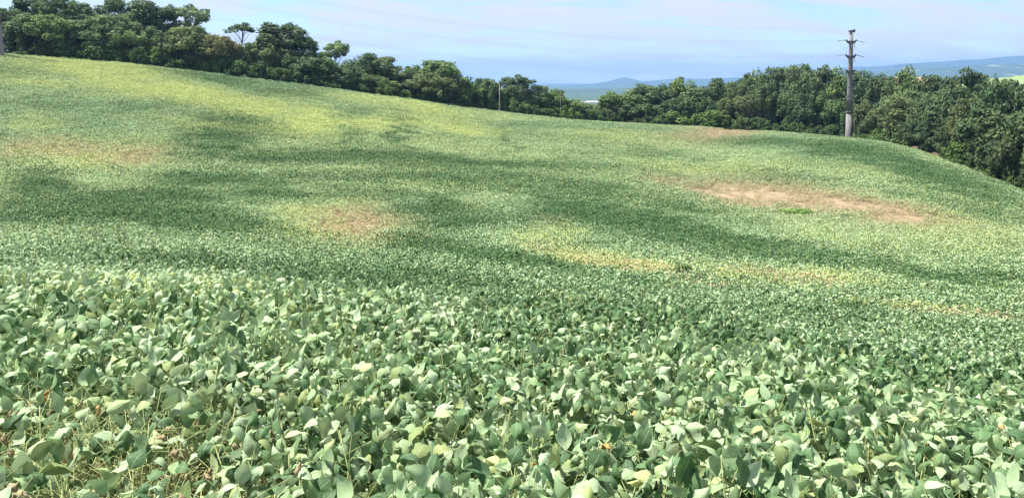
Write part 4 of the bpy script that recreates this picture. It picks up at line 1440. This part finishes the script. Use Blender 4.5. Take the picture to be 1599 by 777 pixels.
# thinner stand where the ground is bare
alive = rng.random(len(ax_)) > b_ * 0.86
ax_, ay_, az_, ai, asc, w_, y_, d_, b_ = [q[alive] for q in (ax_, ay_, az_, ai, asc, w_, y_, d_, b_)]
asc = asc * (1 - 0.45 * b_)
lump = fbm(ax_ / 1.6, ay_ / 1.6, 123, 3)
zs = asc * (0.80 + 0.45 * lump)
me = bpy.data.meshes.new('soybean_crop')
me.vertices.add(len(ax_))
me.vertices.foreach_set('co', np.stack([ax_, ay_, az_ - 0.02], -1).astype(np.float32).ravel())
for nm, arr in (('wilt', w_), ('yel', y_), ('dry', d_), ('rotz', rng.random(len(ax_)) * 6.28)):
    me.attributes.new(nm, 'FLOAT', 'POINT').data.foreach_set('value', arr.astype(np.float32))
me.attributes.new('scl', 'FLOAT_VECTOR', 'POINT').data.foreach_set('vector', np.stack([asc, asc, zs], -1).astype(np.float32).ravel())
me.attributes.new('idx', 'INT', 'POINT').data.foreach_set('value', ai.astype(np.int32))
me.update()
crop = tag(add_obj('soybean_crop', me), 'green and yellowing soybean crop covering the whole rolling field', 'crop', None, 'stuff')

ng = bpy.data.node_groups.new('crop_scatter', 'GeometryNodeTree')
ng.interface.new_socket('Geometry', in_out='INPUT', socket_type='NodeSocketGeometry')
ng.interface.new_socket('Geometry', in_out='OUTPUT', socket_type='NodeSocketGeometry')
gi_ = ng.nodes.new('NodeGroupInput'); go_ = ng.nodes.new('NodeGroupOutput')
ci = ng.nodes.new('GeometryNodeCollectionInfo')
ci.inputs['Collection'].default_value = src
ci.inputs['Separate Children'].default_value = True
ci.inputs['Reset Children'].default_value = True
m2p = ng.nodes.new('GeometryNodeMeshToPoints')
iop = ng.nodes.new('GeometryNodeInstanceOnPoints')
iop.inputs['Pick Instance'].default_value = True


def named(nm, typ):
    q = ng.nodes.new('GeometryNodeInputNamedAttribute')
    q.data_type = typ
    q.inputs['Name'].default_value = nm
    return q.outputs[0]


cx_ = ng.nodes.new('ShaderNodeCombineXYZ')
ng.links.new(named('rotz', 'FLOAT'), cx_.inputs['Z'])
ng.links.new(gi_.outputs[0], m2p.inputs['Mesh'])
ng.links.new(m2p.outputs[0], iop.inputs['Points'])
ng.links.new(ci.outputs[0], iop.inputs['Instance'])
ng.links.new(named('idx', 'INT'), iop.inputs['Instance Index'])
ng.links.new(cx_.outputs[0], iop.inputs['Rotation'])
ng.links.new(named('scl', 'FLOAT_VECTOR'), iop.inputs['Scale'])
ng.links.new(iop.outputs[0], go_.inputs[0])
md = crop.modifiers.new('scatter', 'NODES')
md.node_group = ng

# ------------------------------------------------------------------ weeds in the field
def ground_at(px, py, d):
    p = P(px, py, d)
    return p[0], p[1], hgt(p[0], p[1])


def weed_clump(px, py, d, w, h, label, seed, colr=N):
    x, y, z = ground_at(px, py, d)
    v = KINDS['bush'][seed % 4]
    o = empty('weed_clump', (x, y, z), seed)
    o.scale = (w / (2 * v['half']), w / (2 * v['half']), h / v['top'])
    add_obj('stem', v['trunk'], o)
    c = add_obj('foliage', v['crown'], o)
    c.color = (*colr, 1)
    tag(o, label, 'weed')


def spot_d(px, py):
    """distance at which the line of sight meets the canopy on the far slope"""
    for d in np.arange(14, 200, 0.5):
        p = P(px, py, d)
        if p[2] < hgt(p[0], p[1]) + 0.5:
            return d
    return 60.0


dw = spot_d(1063, 424)
weed_clump(1063, 424, dw, 46 * dw / F_PX, 0.85, 'round dark green weed clump standing alone in the yellowish dip', 1, (0.6, 0.75, 0.7))
dw = spot_d(1243, 330)
weed_clump(1236, 330, dw, 70 * dw / F_PX, 0.72, 'low green weed clump growing in the bare tan strip', 2, (1.5, 1.5, 1.2))
M_SEED = mat_plain('seed_stalk', (0.20, 0.26, 0.12), 0.9)
for n_, (px, py, hh) in enumerate([(189, 385, 1.5), (152, 380, 1.0), (236, 392, 1.1)]):
    dw = spot_d(px, py)
    x, y, z = ground_at(px, py, dw)
    o = empty('tall_weed', (x, y, z), n_)
    V, Fc = [], []
    rw = random.Random(n_)
    for q in range(5):
        a = rw.random() * 6.28
        tip = Vector((math.cos(a) * 0.14, math.sin(a) * 0.14, hh * rw.uniform(0.75, 1.0)))
        tube(V, Fc, [(0, 0, -0.05), tip * 0.55, tip], [0.007, 0.006, 0.003], 5)
    st = add_obj('stalk', mesh_of('stalk', V, Fc, M_SEED), o)
    cl = [(rw.uniform(-0.14, 0.14), rw.uniform(-0.14, 0.14), hh * (0.45 + 0.5 * k / 9), 0.10, 1.2) for k in range(10)]
    add_obj('seed_head', crown_mesh('seed_head', cl, 16, 0.03, 40 + n_, M_SEED), o)
    tag(o, ['tallest feathery weed rising from the crop with thin stalks', 'short feathery weed next to the tallest one in the crop', 'thin feathery weed standing in the darker crop'][n_], 'weed')

# ------------------------------------------------------------------ haze
T = NT('haze_air')
vp = T.n('ShaderNodeVolumePrincipled')
vp.inputs['Color'].default_value = (0.30, 0.56, 1.0, 1)
vp.inputs['Density'].default_value = 0.00012
vp.inputs['Anisotropy'].default_value = 0.2
T.l(vp.outputs[0], T.out.inputs['Volume'])
V, Fc = [], []
zt = max(max((o.matrix_world @ Vector(c)).z for c in o.bound_box) for o in COL.objects if o.type == 'MESH') + 15
box(V, Fc, (0, 5500, (zt - 140) / 2), (26800, 16900, zt + 140))
hz_ = tag(add_obj('haze', mesh_of('haze', V, Fc, T.m, False)), kind='stuff')
